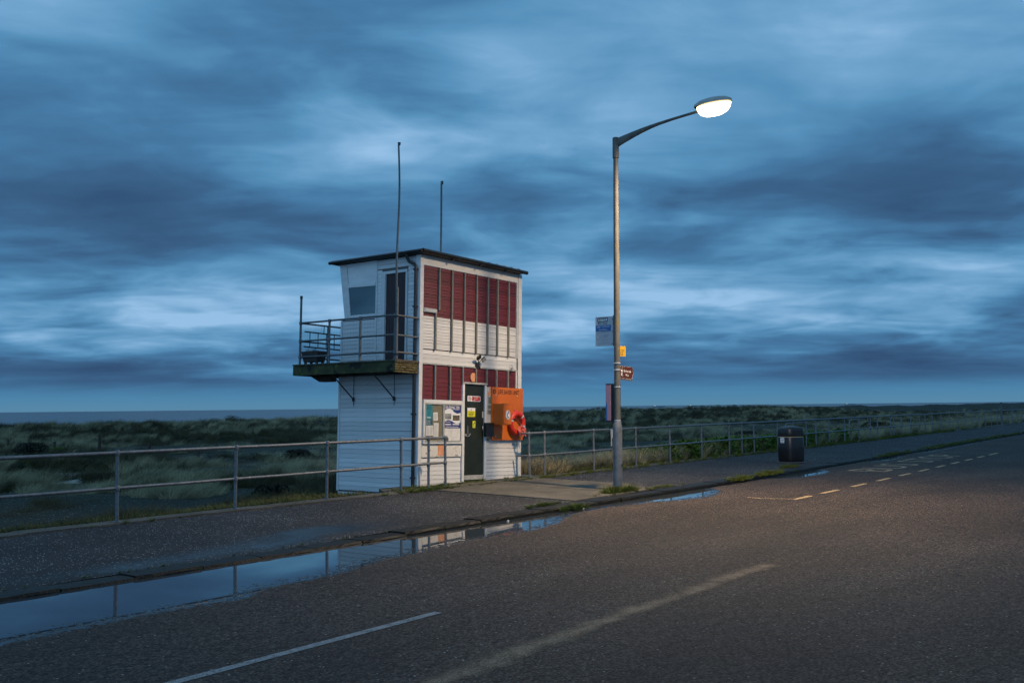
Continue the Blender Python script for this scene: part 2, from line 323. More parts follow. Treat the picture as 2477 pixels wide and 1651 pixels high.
WLINE = worn('white_lane_paint', (.27,.27,.265), .53); FADED = worn('faded_centre_paint', (.25,.165,.10), .46, 4, .24, 'cov')

# ------------------------------------------------------------------ value noise (numpy)
def vnoise(x, y, seed=0):
    xi = np.floor(x).astype(np.int64); yi = np.floor(y).astype(np.int64); xf = x - xi; yf = y - yi
    def h(a, b):
        n = (a * 374761393 + b * 668265263 + seed * 982451653) & 0xffffffff
        n = ((n ^ (n >> 13)) * 1274126177) & 0xffffffff
        return ((n ^ (n >> 16)) & 0xffff) / 65535.0
    sx = xf*xf*(3-2*xf); sy = yf*yf*(3-2*yf)
    return (h(xi,yi)*(1-sx)+h(xi+1,yi)*sx)*(1-sy) + (h(xi,yi+1)*(1-sx)+h(xi+1,yi+1)*sx)*sy
def bend(u):      # the promenade turns slightly seaward beyond the hut
    return np.where(np.asarray(u) > 20, 0.024 * (np.sqrt((np.asarray(u) - 20.0)**2 + 36) - 6), 0.0)

def terrain(u, v):
    u = np.asarray(u, float); v = np.asarray(v, float); w = v - bend(u)
    z = np.interp(w, [14.5, 15.2, 17, 21, 28, 45, 58, 68, 80, 95, 112, 135, 160], [-.08, -.16, -.38, -.62, -.85, -.95, -.75, -.35, -.02, -.15, -1.6, -7.2, -9])
    z = z + np.clip((u - 40) / 110, 0, 1) * .75 * np.clip((w - 30) / 40, 0, 1) * np.clip((130 - w) / 30, 0, 1)
    k = np.clip((w - 16) / 6, 0, 1)
    z = z + k * ((vnoise(u/13, w/10, 1) - .5) * .75 + (vnoise(u/5, w/4, 2) - .5) * .75 + (vnoise(u/1.9, w/1.6, 3) - .5) * .50) + np.clip((w - 15) / 2, 0, 1) * (vnoise(u/.6, w/.6, 4) - .5) * .10
    z = z + .42 * np.exp(-(((u - 19.2) / 3.0)**2 + ((w - 26.2) / 1.8)**2))
    return z
def sandmask(u, v):
    w = v
    # eroded sandy track left of the mound and stony patches
    ax, ay, bx, by = 10.5, 23.2, 19.8, 33.0; tt_ = np.clip(((u-ax)*(bx-ax) + (w-ay)*(by-ay)) / ((bx-ax)**2 + (by-ay)**2), 0, 1)
    d = np.hypot(u - ax - tt_*(bx-ax), w - ay - tt_*(by-ay)) + (vnoise(u/1.1, w/1.1, 8)-.5)*1.1
    s = 1.2*np.exp(-(d / (.95 - .4*tt_))**2)
    s = s + .32 * (vnoise(u/1.3, w/1.3, 12) > .6) * np.exp(-((u-21)/6)**2-((w-19)/3)**2)
    return np.clip(s, 0, 1)

# ------------------------------------------------------------------ ground sheets
def grid(us, vs, zf):
    U, V = np.meshgrid(us, vs, indexing='ij'); Z = zf(U, V)
    n, m = U.shape; idx = np.arange(n*m).reshape(n, m)
    Fq = np.stack([idx[:-1,:-1], idx[1:,:-1], idx[1:,1:], idx[:-1,1:]], -1).reshape(-1, 4)
    return np.stack([U, V, Z], -1).reshape(-1, 3), Fq, U, V
def setattr_f(me, name, arr):
    a = me.attributes.new(name, 'FLOAT', 'POINT'); a.data.foreach_set('value', np.asarray(arr, np.float32).ravel())

us = np.concatenate([np.arange(-60, -6, 2.0), np.arange(-6, 70, .33), np.arange(70, 140, 1.0), 140 * 1.05 ** np.arange(0, 48)])
vs = np.concatenate([np.arange(14.86, 40, .30), np.arange(40, 100, .55), np.arange(100, 170, 3.0)])
U, W = np.meshgrid(us, vs, indexing='ij')
V = W + bend(U); Z = terrain(U, V)
n, m_ = U.shape; idx = np.arange(n*m_).reshape(n, m_)
Fq = np.stack([idx[:-1,:-1], idx[1:,:-1], idx[1:,1:], idx[:-1,1:]], -1).reshape(-1, 4)
me = npmesh('dune_ground', np.stack([U, V, Z], -1).reshape(-1, 3), Fq, DUNE); setattr_f(me, 'sand', sandmask(U, V))
link('dune_ground', me, kind='structure')

# sea
SEA = bpy.data.materials.new('sea_water'); SEA.use_nodes = True; t = SEA.node_tree; p = t.nodes['Principled BSDF']
p.inputs['Base Color'].default_value = (.095, .105, .13, 1); p.inputs['Roughness'].default_value = .38; p.inputs['IOR'].default_value = 1.33
g = N('ShaderNodeNewGeometry', t); mp = N('ShaderNodeMapping', t); mp.inputs['Scale'].default_value = (.004, .03, 1); lk(g.outputs['Position'], mp.inputs[0], t)
nn = N('ShaderNodeTexNoise', t); nn.inputs['Scale'].default_value = 1; nn.inputs['Detail'].default_value = 5; lk(mp.outputs[0], nn.inputs['Vector'], t)
lk(ramp(nn.outputs[0], [(.35, (.13,.125,.145)), (.7, (.18,.17,.185))], t), p.inputs['Base Color'], t)
MB().add([(-30000,118,-6.9),(50000,118,-6.9),(50000,50000,-6.9),(-30000,50000,-6.9)], [(0,1,2,3)]).build('sea', SEA, kind='structure')

MB().add([(-60,-80,-.6),(1200,-80,-.6),(1200,60,-.6),(-60,60,-.6)], [(0,1,2,3)]).build('ground', DUNE, kind='structure')
# road ------------------------------------------------------------------------
KERB = 10.58
ZR, ZW = -0.185, -0.193
def kz(u): return np.interp(u, [5, 10, 13, 16], [-.155, -.15, -.12, -.10])
def pave_z(u, w): return kz(u) * np.clip((14.45 - w) / (14.45 - KERB - .375), 0, 1.02)
pu = [-12, 2, 4.34, 4.83, 5.43, 6.11, 6.71, 7.14, 8.27, 8.83, 9.42, 9.95, 10.4, 11.2, 12.5, 13.3, 13.7, 14.6, 15.2, 16.4, 17.5, 18.3, 19.25, 20.6, 21.3, 24.6, 25.3, 26.5, 28.0, 28.8, 33, 34, 36, 37, 39, 41, 60]
pv = [8.3, 8.4, 8.50, 8.52, 8.54, 8.52, 8.46, 8.68, 8.74, 8.92, 9.08, 9.04, 9.15, 9.24, 9.22, 9.30, 9.38, 9.80, 9.98, 10.03, 9.85, 9.50, 9.36, 9.70, 10.3, 10.3, 9.75, 9.62, 9.75, 10.3, 10.3, 9.9, 9.85, 10.3, 10.3, 10.0, 10.3]
pu = [a * 1.037 for a in pu]; pv = [a * 1.037 for a in pv]
def pedge(u): return np.interp(u, pu, pv)
def road_z(u, w):
    e = pedge(u) + (vnoise(u*2.1, w*0, 21) - .5) * .10
    d = w - e                                   # >0 : inside the puddle
    z = ZR - np.clip(d, -.9, .5) * .014
    near = np.exp(-(d/.35)**2)
    z = z + near * ((vnoise(u*28, w*28, 5) - .5) * .011 + (vnoise(u*60, w*60, 6) - .5) * .008)
    z = z - ZR
    return ZR + z * np.clip((w - 7.9) / .7, 0, 1) - .008 * np.clip((w - 7.9) / .7, 0, 1)
def sheet(name, u_arr, w_arr, zf, material, wetf=None):
    U, Wd = np.meshgrid(u_arr, w_arr, indexing='ij'); Vv = Wd + bend(U); Zz = zf(U, Wd)
    n, k = U.shape; idx = np.arange(n*k).reshape(n, k)
    Fq = np.stack([idx[:-1,:-1], idx[1:,:-1], idx[1:,1:], idx[:-1,1:]], -1).reshape(-1, 4)
    me = npmesh(name, np.stack([U, Vv, Zz], -1).reshape(-1, 3), Fq, material)
    setattr_f(me, 'wet', wetf(U, Wd) if wetf else np.zeros(U.shape)); return me
def wet_road(U, Wd):
    d = Wd - pedge(U); return np.clip(1.0 + d / .42, 0, 1) * .9
far_u = np.concatenate([np.arange(60, 140, 4.0), 140 * 1.06 ** np.arange(0, 40)])
ulow = np.concatenate([np.arange(-60, 60, 2.0), far_u])
road = link('road', sheet('road', ulow, np.array([-60, -20, -5, 0, 3, 5, 6.4, 7.9]), lambda u, w: ZR + 0*u, ASPHALT), kind='structure')
gu = np.concatenate([np.arange(-14, 3, .3), np.arange(3, 22, .028), np.arange(22, 60, .12), far_u])
gw = np.concatenate([np.arange(7.9, 8.6, .175), np.arange(8.6, 10.65, .028), [10.70]])
link('gutter_channel', sheet('gutter_channel', gu, gw, road_z, ASPHALT, wet_road), parent=road)
PUD = mat('puddle_water', (.035,.042,.048), None, rough=.015, spec=.5, ior=2.7)
link('puddle', sheet('puddle', np.concatenate([np.arange(-14, 60, 1.0)]), np.array([8.4, 9.6, 10.64]), lambda u, w: ZW + 0*u, PUD), kind='structure')

def wet_path(U, Wd):
    a = .75*np.exp(-((U-7.9)/2.6)**2-((Wd-11.3)/.38)**2) + .8*np.exp(-((U-10.9-(Wd-11.6)*.3)/2.2)**2-((Wd-11.8)/.50)**2) 
    return a + .25*(vnoise(U/1.2, Wd/.7, 31) > .7)
PV0 = KERB + .38
link('pavement', sheet('pavement', np.concatenate([np.arange(-60, 2, 2.0), np.arange(2, 40, .15), np.arange(40, 60, .5), far_u]), np.linspace(KERB + .36, 14.50, 26),
     lambda u, w: pave_z(u, w) - .006 + (vnoise(u*.7, w*.9, 14) - .5) * .012, PAVE, wet_path), kind='structure')
# concrete footing under the railing, in uneven lengths
edg = link('railing_footing', MB().box(-60, -59.9, 14.4, 14.8, -.3, .01).build('tmp', CONC).data) if False else None
foot = bpy.data.objects.new('railing_footing', None); COL.objects.link(foot); foot['kind'] = 'structure'
u = -6.0; fm = {}
while u < 110:
    L = random.choice([2.3, 1.8, 2.6]) if u < 60 else 6.0
    v0 = 14.42 + float(bend(u)) + random.uniform(-.05, .05); k = (L, random.randint(0, 2))
    if k not in fm:
        b = MB(); ns = 10; e0 = [0.03*random.uniform(-1, 1) for _ in range(ns+1)]
        pl = [(L*i/ns*.997, e0[i]) for i in range(ns+1)] + [(L*i/ns*.997, .40 + .5*e0[i]) for i in range(ns, -1, -1)]
        b.prism(pl, lambda x, y: (x, y, .016), lambda x, y: (x, y, -.45)); o = b.build('footing_slab', CONC, foot); o.location = (u, v0, 0); fm[k] = o.data
    else: o = link('footing_slab', fm[k], foot, loc=(u, v0, random.uniform(-.006, .004)))
    o.rotation_euler = (0, 0, math.atan2(float(bend(u+L)) - float(bend(u)), L)); u += L
# kerb stones
kerb = bpy.data.objects.new('kerb', None); COL.objects.link(kerb); kerb['kind'] = 'structure'
km = []
for k in range(4):
    b = MB(); L = .912; ns = 8; rings = []
    for i in range(ns+1):
        x = L*i/ns; j = lambda a: random.uniform(-a, a); ch = .012 if 0 < i < ns else .02
        rings.append([(x, 0+j(.004), -.35), (x, 0+j(.006), -.035+j(.008)), (x, .022+j(.006), -.004+j(.004)), (x, .20, j(.003)), (x, .375, -.002), (x, .375, -.35)])
    km.append(b.loft(rings).build('kerb_stone', KERBM, kerb))
u = -5.0; i = 0
while u < 62:
    v0 = KERB + float(bend(u)) + random.uniform(-.012, .012)
    if i < 4: o = km[i]
    else: o = link('kerb_stone', km[random.randint(0, 3)].data, kerb)
    o.location = (u, v0, float(kz(u + .45)) + random.uniform(-.010, .004)); o.rotation_euler = (random.uniform(-.01,.01), random.uniform(-.006,.006), math.atan2(float(bend(u+.92)) - float(bend(u)), .92) + random.uniform(-.006, .006))
    u += .922; i += 1
b = MB()
for a, c in zip(far_u[:-1], far_u[1:]):
    va, vc = KERB + float(bend(a)), KERB + float(bend(c))
    b.add([(a,va,-.4),(c,vc,-.4),(c,vc,-.1),(a,va,-.1),(c,vc+.38,-.1),(a,va+.38,-.1)], [(0,1,2,3),(3,2,4,5)])
b.build('distant_kerb', KERBM, kerb)
# concrete apron from the hut door to the kerb, two bays with a joint
apron = bpy.data.objects.new('concrete_apron', None); COL.objects.link(apron); apron['kind'] = 'structure'
def slab(name, poly, zt, parent, mt=CONC, th=.05):
    f0 = (lambda x, y: float(pave_z(x, y))) if parent is apron and zt > .006 else (lambda x, y: 0.0)
    return MB().prism(poly, lambda x, y: (x, y, zt + f0(x, y)), lambda x, y: (x, y, zt - th + f0(x, y))).build(name, mt, parent)
slab('apron_slab', [(16.9,PV0+.02),(18.95,PV0+.02),(18.9,12.3),(18.85,13.4),(18.8,14.40),(16.55,14.40),(16.7,13.4),(16.8,12.3)], .010, apron)
slab('apron_slab', [(18.97,PV0+.02),(20.3,PV0+.02),(20.8,12.3),(20.7,13.4),(20.6,14.40),(18.82,14.40),(18.87,13.4),(18.92,12.3)], .012, apron)
slab('threshold_slab', [(15.6,14.84),(21.6,14.84),(21.5,15.9),(16.2,15.6)], .004, apron, th=.5)

# road paint ---------------------------------------------------------------
def strip(name, pts, w, mt, z, parent):
    """flat painted strip along (u, w) points on the road"""
    b = MB(); P = [(a, c + float(bend(a))) for a, c in pts]
    for (a, c) in zip(P[:-1], P[1:]):
        d = Vector((c[0]-a[0], c[1]-a[1], 0)).normalized(); nn = Vector((-d.y, d.x, 0)) * w/2
        A, B = Vector((a[0], a[1], z)), Vector((c[0], c[1], z)); b.add([A-nn, B-nn, B+nn, A+nn], [(0,1,2,3)])
    return b.build(name, mt, parent)
ZP = ZR + .004
marks = bpy.data.objects.new('road_markings', None); COL.objects.link(marks); marks['kind'] = 'structure'
for k in range(11):
    a = 21.8 + 2.076*(k-1) + (0 if k else .45)
    strip('bay_dash', [(a, 7.76), (a+(1.1 if k else .95), 7.76)] if k < 10 else [(a, 7.76), (a+1.7, 7.76)], .12, YLINE, ZP, marks)
strip('bay_end_line', [(20.1, 8.75), (20.0, 8.36), (20.2, 7.80)], .10, YWORN, ZR + .009, marks)
strip('bay_end_line', [(42.0, 7.8), (41.8, 8.8), (41.8, 9.7)], .10, YWORN, ZR + .009, marks)
strip('lane_line', [(1.0, 6.33), (4.5, 6.36), (7.45, 6.40)], .10, WLINE, ZP, marks)
uu_ = np.linspace(3.2, 13.0, 120); U_, K_ = np.meshgrid(uu_, np.linspace(-1, 1, 7), indexing='ij')
C_ = np.interp(U_, [3.2, 6.1, 8.04, 11.5, 13.0], [4.66, 4.83, 4.86, 4.92, 5.0]) + (vnoise(U_*1.3, U_*0, 77) - .5)*.09
V_ = C_ + K_*(.20 + (vnoise(U_*2.2, K_*0+(K_ > 0)*9.0, 78) - .5)*.14); idx = np.arange(U_.size).reshape(U_.shape)
me = npmesh('faded_centre_line', np.stack([U_, V_, ZP + 0*U_], -1).reshape(-1, 3), np.stack([idx[:-1,:-1], idx[1:,:-1], idx[1:,1:], idx[:-1,1:]], -1).reshape(-1, 4), FADED)
setattr_f(me, 'cov', (1 - np.abs(K_)**1.6) * np.clip((13.0 - U_)/1.5, 0, 1)); link('faded_centre_line', me, marks)

# text helper ----------------------------------------------------------------
def text_mesh(body, mt, width=None, height=None, depth=.001, bold=0.0):
    cu = bpy.data.curves.new('txt', 'FONT'); cu.body = body; cu.align_x = 'CENTER'; cu.align_y = 'CENTER'; cu.extrude = .5; cu.offset = bold; cu.resolution_u = 3
    o = bpy.data.objects.new('txt', cu); COL.objects.link(o); dg = bpy.context.evaluated_depsgraph_get()
    me = bpy.data.meshes.new_from_object(o.evaluated_get(dg)); bpy.data.objects.remove(o)
    V = np.zeros(len(me.vertices)*3, np.float32); me.vertices.foreach_get('co', V); V = V.reshape(-1, 3)
    lo, hi = V.min(0), V.max(0); c = (lo+hi)/2; V = V - c; s = hi - lo
    sy = height / s[1] if height else width / s[0]; sx = width / s[0] if width else sy
    V[:,0] *= sx; V[:,1] *= sy; V[:,2] = V[:,2] / max(s[2], 1e-6) * depth
    me.vertices.foreach_set('co', V.ravel()); me.materials.clear(); me.materials.append(mt); me.update(); return me
def lettering(body, mt, parent, M4, width=None, height=None, depth=.001, name='lettering', bold=0.0):
    o = link(name, text_mesh(body, mt, width, height, depth, bold), parent); o.matrix_local = M4; return o
# letters on a face whose normal is -y (front of hut, local frame): text x -> +x, text y -> +z
def FM(x, y, z, rz=0): return Matrix.Translation((x, y, z)) @ Matrix.Rotation(rz, 4, 'Z') @ Matrix.Rotation(PI/2, 4, 'X')
for wrd, a, L in (('BUS', 29.4, 4.1), ('STOP', 34.6, 5.4)):
    me = text_mesh(wrd, YWORN, L, 1.15, .001); o = link('bay_lettering', me, marks); o.location = (a + L/2, 9.05 + float(bend(a+L/2)), ZR + .009); o.rotation_euler = (0, 0, .022)

# ------------------------------------------------------------------ the lookout hut
HB = Matrix.Translation((17.05, 15.24, 0)) @ Matrix.Rotation(math.radians(-1.5), 4, 'Z') @ Matrix.Rotation(math.radians(1.65), 4, 'Y')
hut = thing('lookout_hut', 'two-storey white and dark red timber beach lookout hut with balcony beside the promenade', 'hut', mw=HB)
HW, HD = 3.76, 2.62
IN = .022
# core walls (boards lie on them)
core = MB()
prof_ = [(IN, -.25), (HD, -.35), (2.60, 3.90), (2.46, 3.96), (2.66, 5.24), (IN, 5.24)]
core.prism(prof_, lambda y, z: (IN, y, z), lambda y, z: (HW - .012, y, z)); core.build('wall', WHITE, hut)
bk = MB(); bk.box(.10, 3.62, .0185, .0215, -.2, 5.0); bk.build('gap_shade_sheet', GAPSHADE, hut)  # dark sheets added behind the boards to deepen their shadow lines
MB().box(.0185, .0215, .11, 2.58, -.2, 3.9).build('gap_shade_sheet', GAPSHADE, hut); MB().box(.0185, .0215, .11, 1.40, 3.9, 5.22).build('gap_shade_sheet', GAPSHADE, hut)
bcache = {}
def board(L, h, mt, parent, M4, lap=.014, back=.016, name='board'):
    """one horizontal board, length along x, face towards -y, bottom edge proud"""
    k = (round(L, 3), round(h, 4), mt.name, lap)
    if k not in bcache:
        b = MB(); hh = h - .006
        sec = [(0, 0), (-lap, 0.0), (-lap, .004), (-lap*.5, hh), (back*.3, hh+.003), (back*.3, 0)]
        b.prism(sec, lambda y, z: (0, y, z), lambda y, z: (L, y, z)); bcache[k] = b.build(name, mt, parent); o = bcache[k]; bcache[k] = o.data
    else: o = link(name, bcache[k], parent)
    o.matrix_local = M4 @ Matrix.Rotation(random.uniform(-.0018, .0018), 4, 'Y') @ Matrix.Translation((0, random.uniform(-.0025, .0015), 0)); return o
def fboards(x0, x1, z0, z1, n, mt, lap=.014):
    h = (z1-z0)/n
    for i in range(n): board(x1-x0, h, mt, hut, Matrix.Translation((x0, IN*.6, z0+i*h + random.uniform(-.002, .002))), lap)
def lboards(y0, y1, z0, z1, n, mt=WHITEB, lap=.010):
    h = (z1-z0)/n
    for i in range(n): board(y1-y0, h, mt, hut, Matrix.Translation((IN*.6, y1, z0+i*h)) @ Matrix.Rotation(-PI/2, 4, 'Z'), lap)
# front wall
fboards(.10, 1.46, -.05, .64, 7, WHITEB); fboards(2.38, 3.62, -.02, 1.02, 11, WHITEB)
fboards(.10, 1.47, 1.96, 2.76, 8, RED, .012); fboards(1.47, 2.37, 2.40, 2.76, 4, RED, .012); fboards(2.37, 3.55, 1.96, 2.76, 8, RED, .012)
fboards(2.37, 3.62, 1.02, 1.96, 9, WHITEB)
fboards(.10, 3.62, 2.79, 3.09, 3, WHITEB, .008)
fboards(.10, 3.55, 3.11, 3.865, 11, WHITEB, .018); fboards(.10, 3.55, 3.865, 5.01, 16, RED, .018)
tr = MB(); tr.box(.10, 3.62, -.012, IN, 5.02, 5.25); tr.build('fascia_board', WHITE, hut, bevel=.003)
for x0, x1, nm in ((-.018, .095, 'corner_trim'), (3.635, 3.775, 'corner_trim')):
    MB().box(x0, x1, -.020, IN, -.06, 5.245).build(nm, WHITE, hut, bevel=.004)
MB().box(-.020, IN, -.016, .12, -.10, 5.243).build('corner_trim', WHITE, hut, bevel=.004)
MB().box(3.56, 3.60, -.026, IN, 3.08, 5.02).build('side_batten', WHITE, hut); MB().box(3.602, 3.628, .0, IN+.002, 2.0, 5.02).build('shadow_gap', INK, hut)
MB().box(.10, 3.62, -.024, IN, 2.755, 2.79).build('drip_rail', GREYTRIM, hut, bevel=.003)
# battens
btc = {}
def batten(x, z0, z1, w=.042, d=.05):
    k = (round(z1-z0, 2), w)
    if k not in btc:
        ob = MB().box(-w/2, w/2, -d, .0, 0, z1-z0).build('batten', BATTEN, hut, bevel=.004); btc[k] = ob.data
    else:
        ob = link('batten', btc[k], hut, bevel=.004)
    ob.location = (x, -.004, z0); ob.rotation_euler = (0, random.uniform(-.0025, .0025), 0)
for x in (1.06, 1.505, 1.955, 2.385, 2.765, 3.21): batten(x, 3.085, 5.02)
batten(.61, 4.02, 5.02); batten(.50, 3.085, 3.95)
for x in (.50, 1.02): batten(x, 1.96, 2.752)
batten(1.47, 2.36, 2.752); batten(1.955, 2.41, 2.752)
for x in (2.36, 2.745, 3.20): batten(x, 2.0 if x > 2.4 else 2.38, 2.752)
MB().box(3.545, 3.58, -.030, IN, 1.98, 2.755).build('side_batten', WHITE, hut)
# small light box on the red boards
o = MB().box(.10, .53, -.050, .0, 3.94, 4.035).build('vent_plaque', GREYTRIM, hut, bevel=.006); MB().box(.13, .50, -.058, -.050, 3.955, 4.02).build('vent_cover', SIGNGREY, o)
# pale disc
MB().prism([(.108*math.cos(a*PI/12), .108*math.sin(a*PI/12)) for a in range(24)], lambda x, z: (1.885+x, -.022, 2.53+z), lambda x, z: (1.885+x, -.008, 2.53+z)).build('pale_disc', PEACH, hut)
# door and frame
MB().box(1.47, 1.545, -.045, IN, .02, 2.36).build('door_frame', WHITE, hut, bevel=.004); MB().box(2.305, 2.375, -.035, IN, .06, 2.36).build('door_frame', WHITE, hut, bevel=.004)
MB().box(1.47, 2.375, -.055, IN, 2.362, 2.405).build('door_head', GREYTRIM, hut, bevel=.004)
door = MB().box(1.548, 2.302, .000, .03, .21, 2.358).build('door', DARKGREEN, hut, bevel=.003)
MB().box(1.55, 2.37, -.028, .03, .10, .205).build('door_sill', GREYTRIM, hut, bevel=.004); MB().box(1.50, 2.40, .002, .04, -.12, .095).build('step_void', TIMBER, hut)
MB().box(2.235, 2.28, -.010, .0, 1.57, 1.72).build('lock_plate', SILVER, door); h = MB(); h.tube([(2.26,-.006,1.38),(2.22,-.05,1.30),(2.235,-.03,1.27)], .009, 8); h.build('handle', SILVER, door)
h = MB(); h.tube([(1.71,-.004,1.38),(1.71,-.012,1.16)], .006, 8); h.tube([(1.60,-.01,1.16),(1.66,-.03,1.12),(1.72,-.03,1.13),(1.80,-.012,1.19)], .007, 8); h.box(1.60, 1.66, -.010, 0, 1.12, 1.18); h.build('bolt', GREYTRIM, door)
# white panel with peeled paint under the notice board
MB().box(.10, 1.46, -.020, IN, .652, .948).build('panel_peeling', PEEL, hut, bevel=.003, label='white panel with peeling flaking paint')
MB().prism([(.645,.68),(.93,.68),(.93,.86),(.84,.93),(.645,.93)], lambda x, z: (x, -.026, z), lambda x, z: (x, -.018, z)).build('orange_patch', PEACH, hut, label='faded orange cut-cornered patch')
MB().box(1.25, 1.34, -.024, -.018, .665, .705).build('orange_patch', GREYTRIM, hut, label='small grey scrap left on the panel')
# strip between door and the orange board
MB().box(2.38, 2.60, -.030, IN, 1.03, 2.32).build('side_panel', PEEL, hut); o = MB().box(2.40, 2.60, -.037, -.030, 2.10, 2.315).build('side_panel', PEACH, hut)
MB().box(2.41, 2.455, -.041, -.037, 2.20, 2.31).build('tape_label', PAPER, o)
for z0, z1 in ((1.90, 2.09), (1.78, 1.89), (1.66, 1.77)):
    o = MB().box(2.405, 2.60, -.046, -.030, z0, z1).build('fuse_box', GREYTRIM, hut, bevel=.004); MB().box(2.425, 2.60, -.050, -.046, z0+.02, z1-.015).build('box_door', CORK, o)
# left wall
lboards(.125, HD-.045, -.16, 2.53, 25)
MB().box(-.012, IN, HD-.045, HD+.015, -.18, 2.53).build('corner_trim', WHITE, hut, bevel=.003)
lboards(.125, .385, 2.80, 5.02, 24); lboards(.125, 1.375, 5.02, 5.22, 2)
lboards(1.235, 1.375, 2.80, 5.0, 24); lboards(1.385, 2.56, 2.80, 3.86, 11)
MB().box(-.014, IN, 1.378, 1.425, 2.80, 5.24).build('vertical_trim', WHITE, hut, bevel=.003)
MB().prism([(2.545,2.80),(2.60,2.80),(2.60,3.88),(2.545,3.88)], lambda y, z: (-.015, y, z), lambda y, z: (IN, y, z)).build('corner_trim', WHITE, hut)
# upper door, deeply set with frame
fr = MB(); fr.box(-.030, IN, .390, .440, 2.79, 4.93); fr.box(-.030, IN, 1.075, 1.225, 2.79, 4.93); fr.box(-.034, IN, .390, 1.225, 4.88, 4.945)
fr.build('balcony_door_frame', WHITE, hut, bevel=.004); MB().box(-.006, IN+.02, .442, 1.073, 2.79, 4.878).build('balcony_door', BROWN, hut)
MB().box(-.036, -.030, 1.083, 1.10, 2.80, 4.87).build('door_stop', GREYTRIM, hut)
# slanted lookout window in the left wall
def lprism(name, pts, x0, x1, mt, parent=hut, **k): return MB().prism(pts, lambda y, z: (x0, y, z), lambda y, z: (x1, y, z)).build(name, mt, parent, **k)
win = lprism('window_frame', [(2.345,4.66),(2.255,3.985),(2.445,3.875),(2.46,3.96),(2.662,5.24),(2.43,5.24)], -.026, IN, WHITE)
lprism('window_rail', [(1.427,3.875),(2.444,3.873),(2.255,3.985),(1.427,3.985)], -.024, IN, WHITE, win)
lprism('window_rail', [(1.427,4.645),(2.343,4.66),(2.350,4.745),(1.427,4.725)], -.030, IN, WHITE, win)
lprism('upper_panel', [(1.427,4.728),(2.352,4.748),(2.41,5.17),(1.427,5.19)], -.010, IN, WHITE, win)
lprism('window_rail', [(1.427,5.19),(2.412,5.172),(2.43,5.24),(1.427,5.24)], -.022, IN, WHITE, win)
lprism('pane', [(1.427,3.987),(2.253,3.987),(2.342,4.658),(1.427,4.643)], -.008, .012, GLASS, win)
# seaward slanted glazing (out of sight but built)
MB().add([(.1,2.50,4.02),(3.65,2.50,4.02),(3.65,2.63,4.72),(.1,2.63,4.72)], [(0,1,2,3)]).build('pane', GLASS, hut)
# roof
rf = MB().box(-.13, 3.73, -.16, 2.84, 5.255, 5.335).build('roof', DARKSTEEL, hut, bevel=.006)
cm = None
for i in range(13):
    x = -.12 + i*.295
    if cm is None:
        b = MB(); pl = [(.300*j/12, .030*max(0, math.sin(2*PI*j/12))**.8) for j in range(13)]
        b.prism(pl + [(.300,-.004),(0,-.004)], lambda xx, zz: (xx, -.13, zz), lambda xx, zz: (xx, 2.90, zz)); o = b.build('roof_sheet', ROOFM, rf, smooth=False); cm = o.data
    else: o = link('roof_sheet', cm, rf)
    o.location = (x, 0, 5.340)
g = MB(); g.tube([(-.15,-.205,5.305),(3.74,-.205,5.275)], .048, 10); g.build('gutter', BLACK, rf, smooth=True)
g = MB(); g.tube([(-.172,-.21,5.302),(-.172,2.88,5.29)], .040, 10); g.build('gutter', BLACK, rf, smooth=True)
for x in (.9, 1.9, 2.9): MB().box(x-.02, x+.02, -.21, -.15, 5.20, 5.26).build('gutter_bracket', BLACK, rf)
# down pipe
dp = MB(); dp.tube([(-.15,.30,5.27),(-.13,.30,5.17),(-.10,.26,5.09),(-.07,.13,5.03),(-.07,.085,4.96),(-.07,.085,4.85),(-.068,.085,-.02)], .036, 12); dp = dp.build('downpipe', BLACK, hut, smooth=True)
for z in (4.90, 4.05, 2.55, 1.62, .20): MB().box(-.112, -.012, .04, .13, z-.018, z+.018).build('pipe_bracket', BLACK, dp)

# balcony ---------------------------------------------------------------------
bal = bpy.data.objects.new('balcony', None); COL.objects.link(bal); bal.parent = hut
BX = -.80; BZ0, BZ1 = 2.535, 2.80
MB().box(BX, BX+.06, .02, 3.38, BZ0, BZ1-.03).build('fascia_beam', TIMBER, bal, bevel=.006)
MB().box(BX+.06, 3.8, 3.32, 3.38, BZ0, BZ1-.03).build('fascia_beam', TIMBER, bal, bevel=.006)
MB().box(BX+.061, -.001, .03, .09, BZ0+.02, BZ1-.035).build('fascia_beam', TIMBER, bal)
dk = {}
for i in range(23):                                   # deck boards laid across
    y = .0 + i*.147
    x1 = -.02 if y < HD-.03 else 3.8
    o = MB().box(BX-.025, x1, y, y+.138, BZ1-.028, BZ1+random.uniform(-.003,.003)).build('deck_board', DECKM, bal)
for y in (.75, 2.09, 2.95): MB().box(BX+.07, .3 if y > 2.7 else -.01, y-.04, y+.04, BZ0+.01, BZ1-.03).build('joist', WOOD, bal)
MB().prism([(2.60,2.40),(3.0,2.40),(3.3,2.53),(2.60,2.53)], lambda y, z: (-.30, y, z), lambda y, z: (-.12, y, z)).build('joist', WOOD, bal, label='dark beam end under the balcony')
lip = MB().box(BX-.01, -.04, -.045, .05, BZ1-.035, BZ1+.012).build('end_sill', CONC, bal, bevel=.004)
for r in range(5):                                    # rough packing courses in the beam end
    x = BX+.005
    while x < -.10:
        w = random.uniform(.10, .22); x1 = min(x+w, -.07)
        b = MB(); zz = BZ0-.01 + r*.052
        b.prism([(x, zz+random.uniform(0,.008)), (x1-.008, zz+random.uniform(0,.008)), (x1-.008, zz+.046+random.uniform(-.008,0)), ((x+x1)/2, zz+.046), (x, zz+.042)],
                lambda a, z: (a, -.03+random.uniform(-.012,.01), z), lambda a, z: (a, .028, z)); b.build('packing_piece', STONE, bal); x = x1
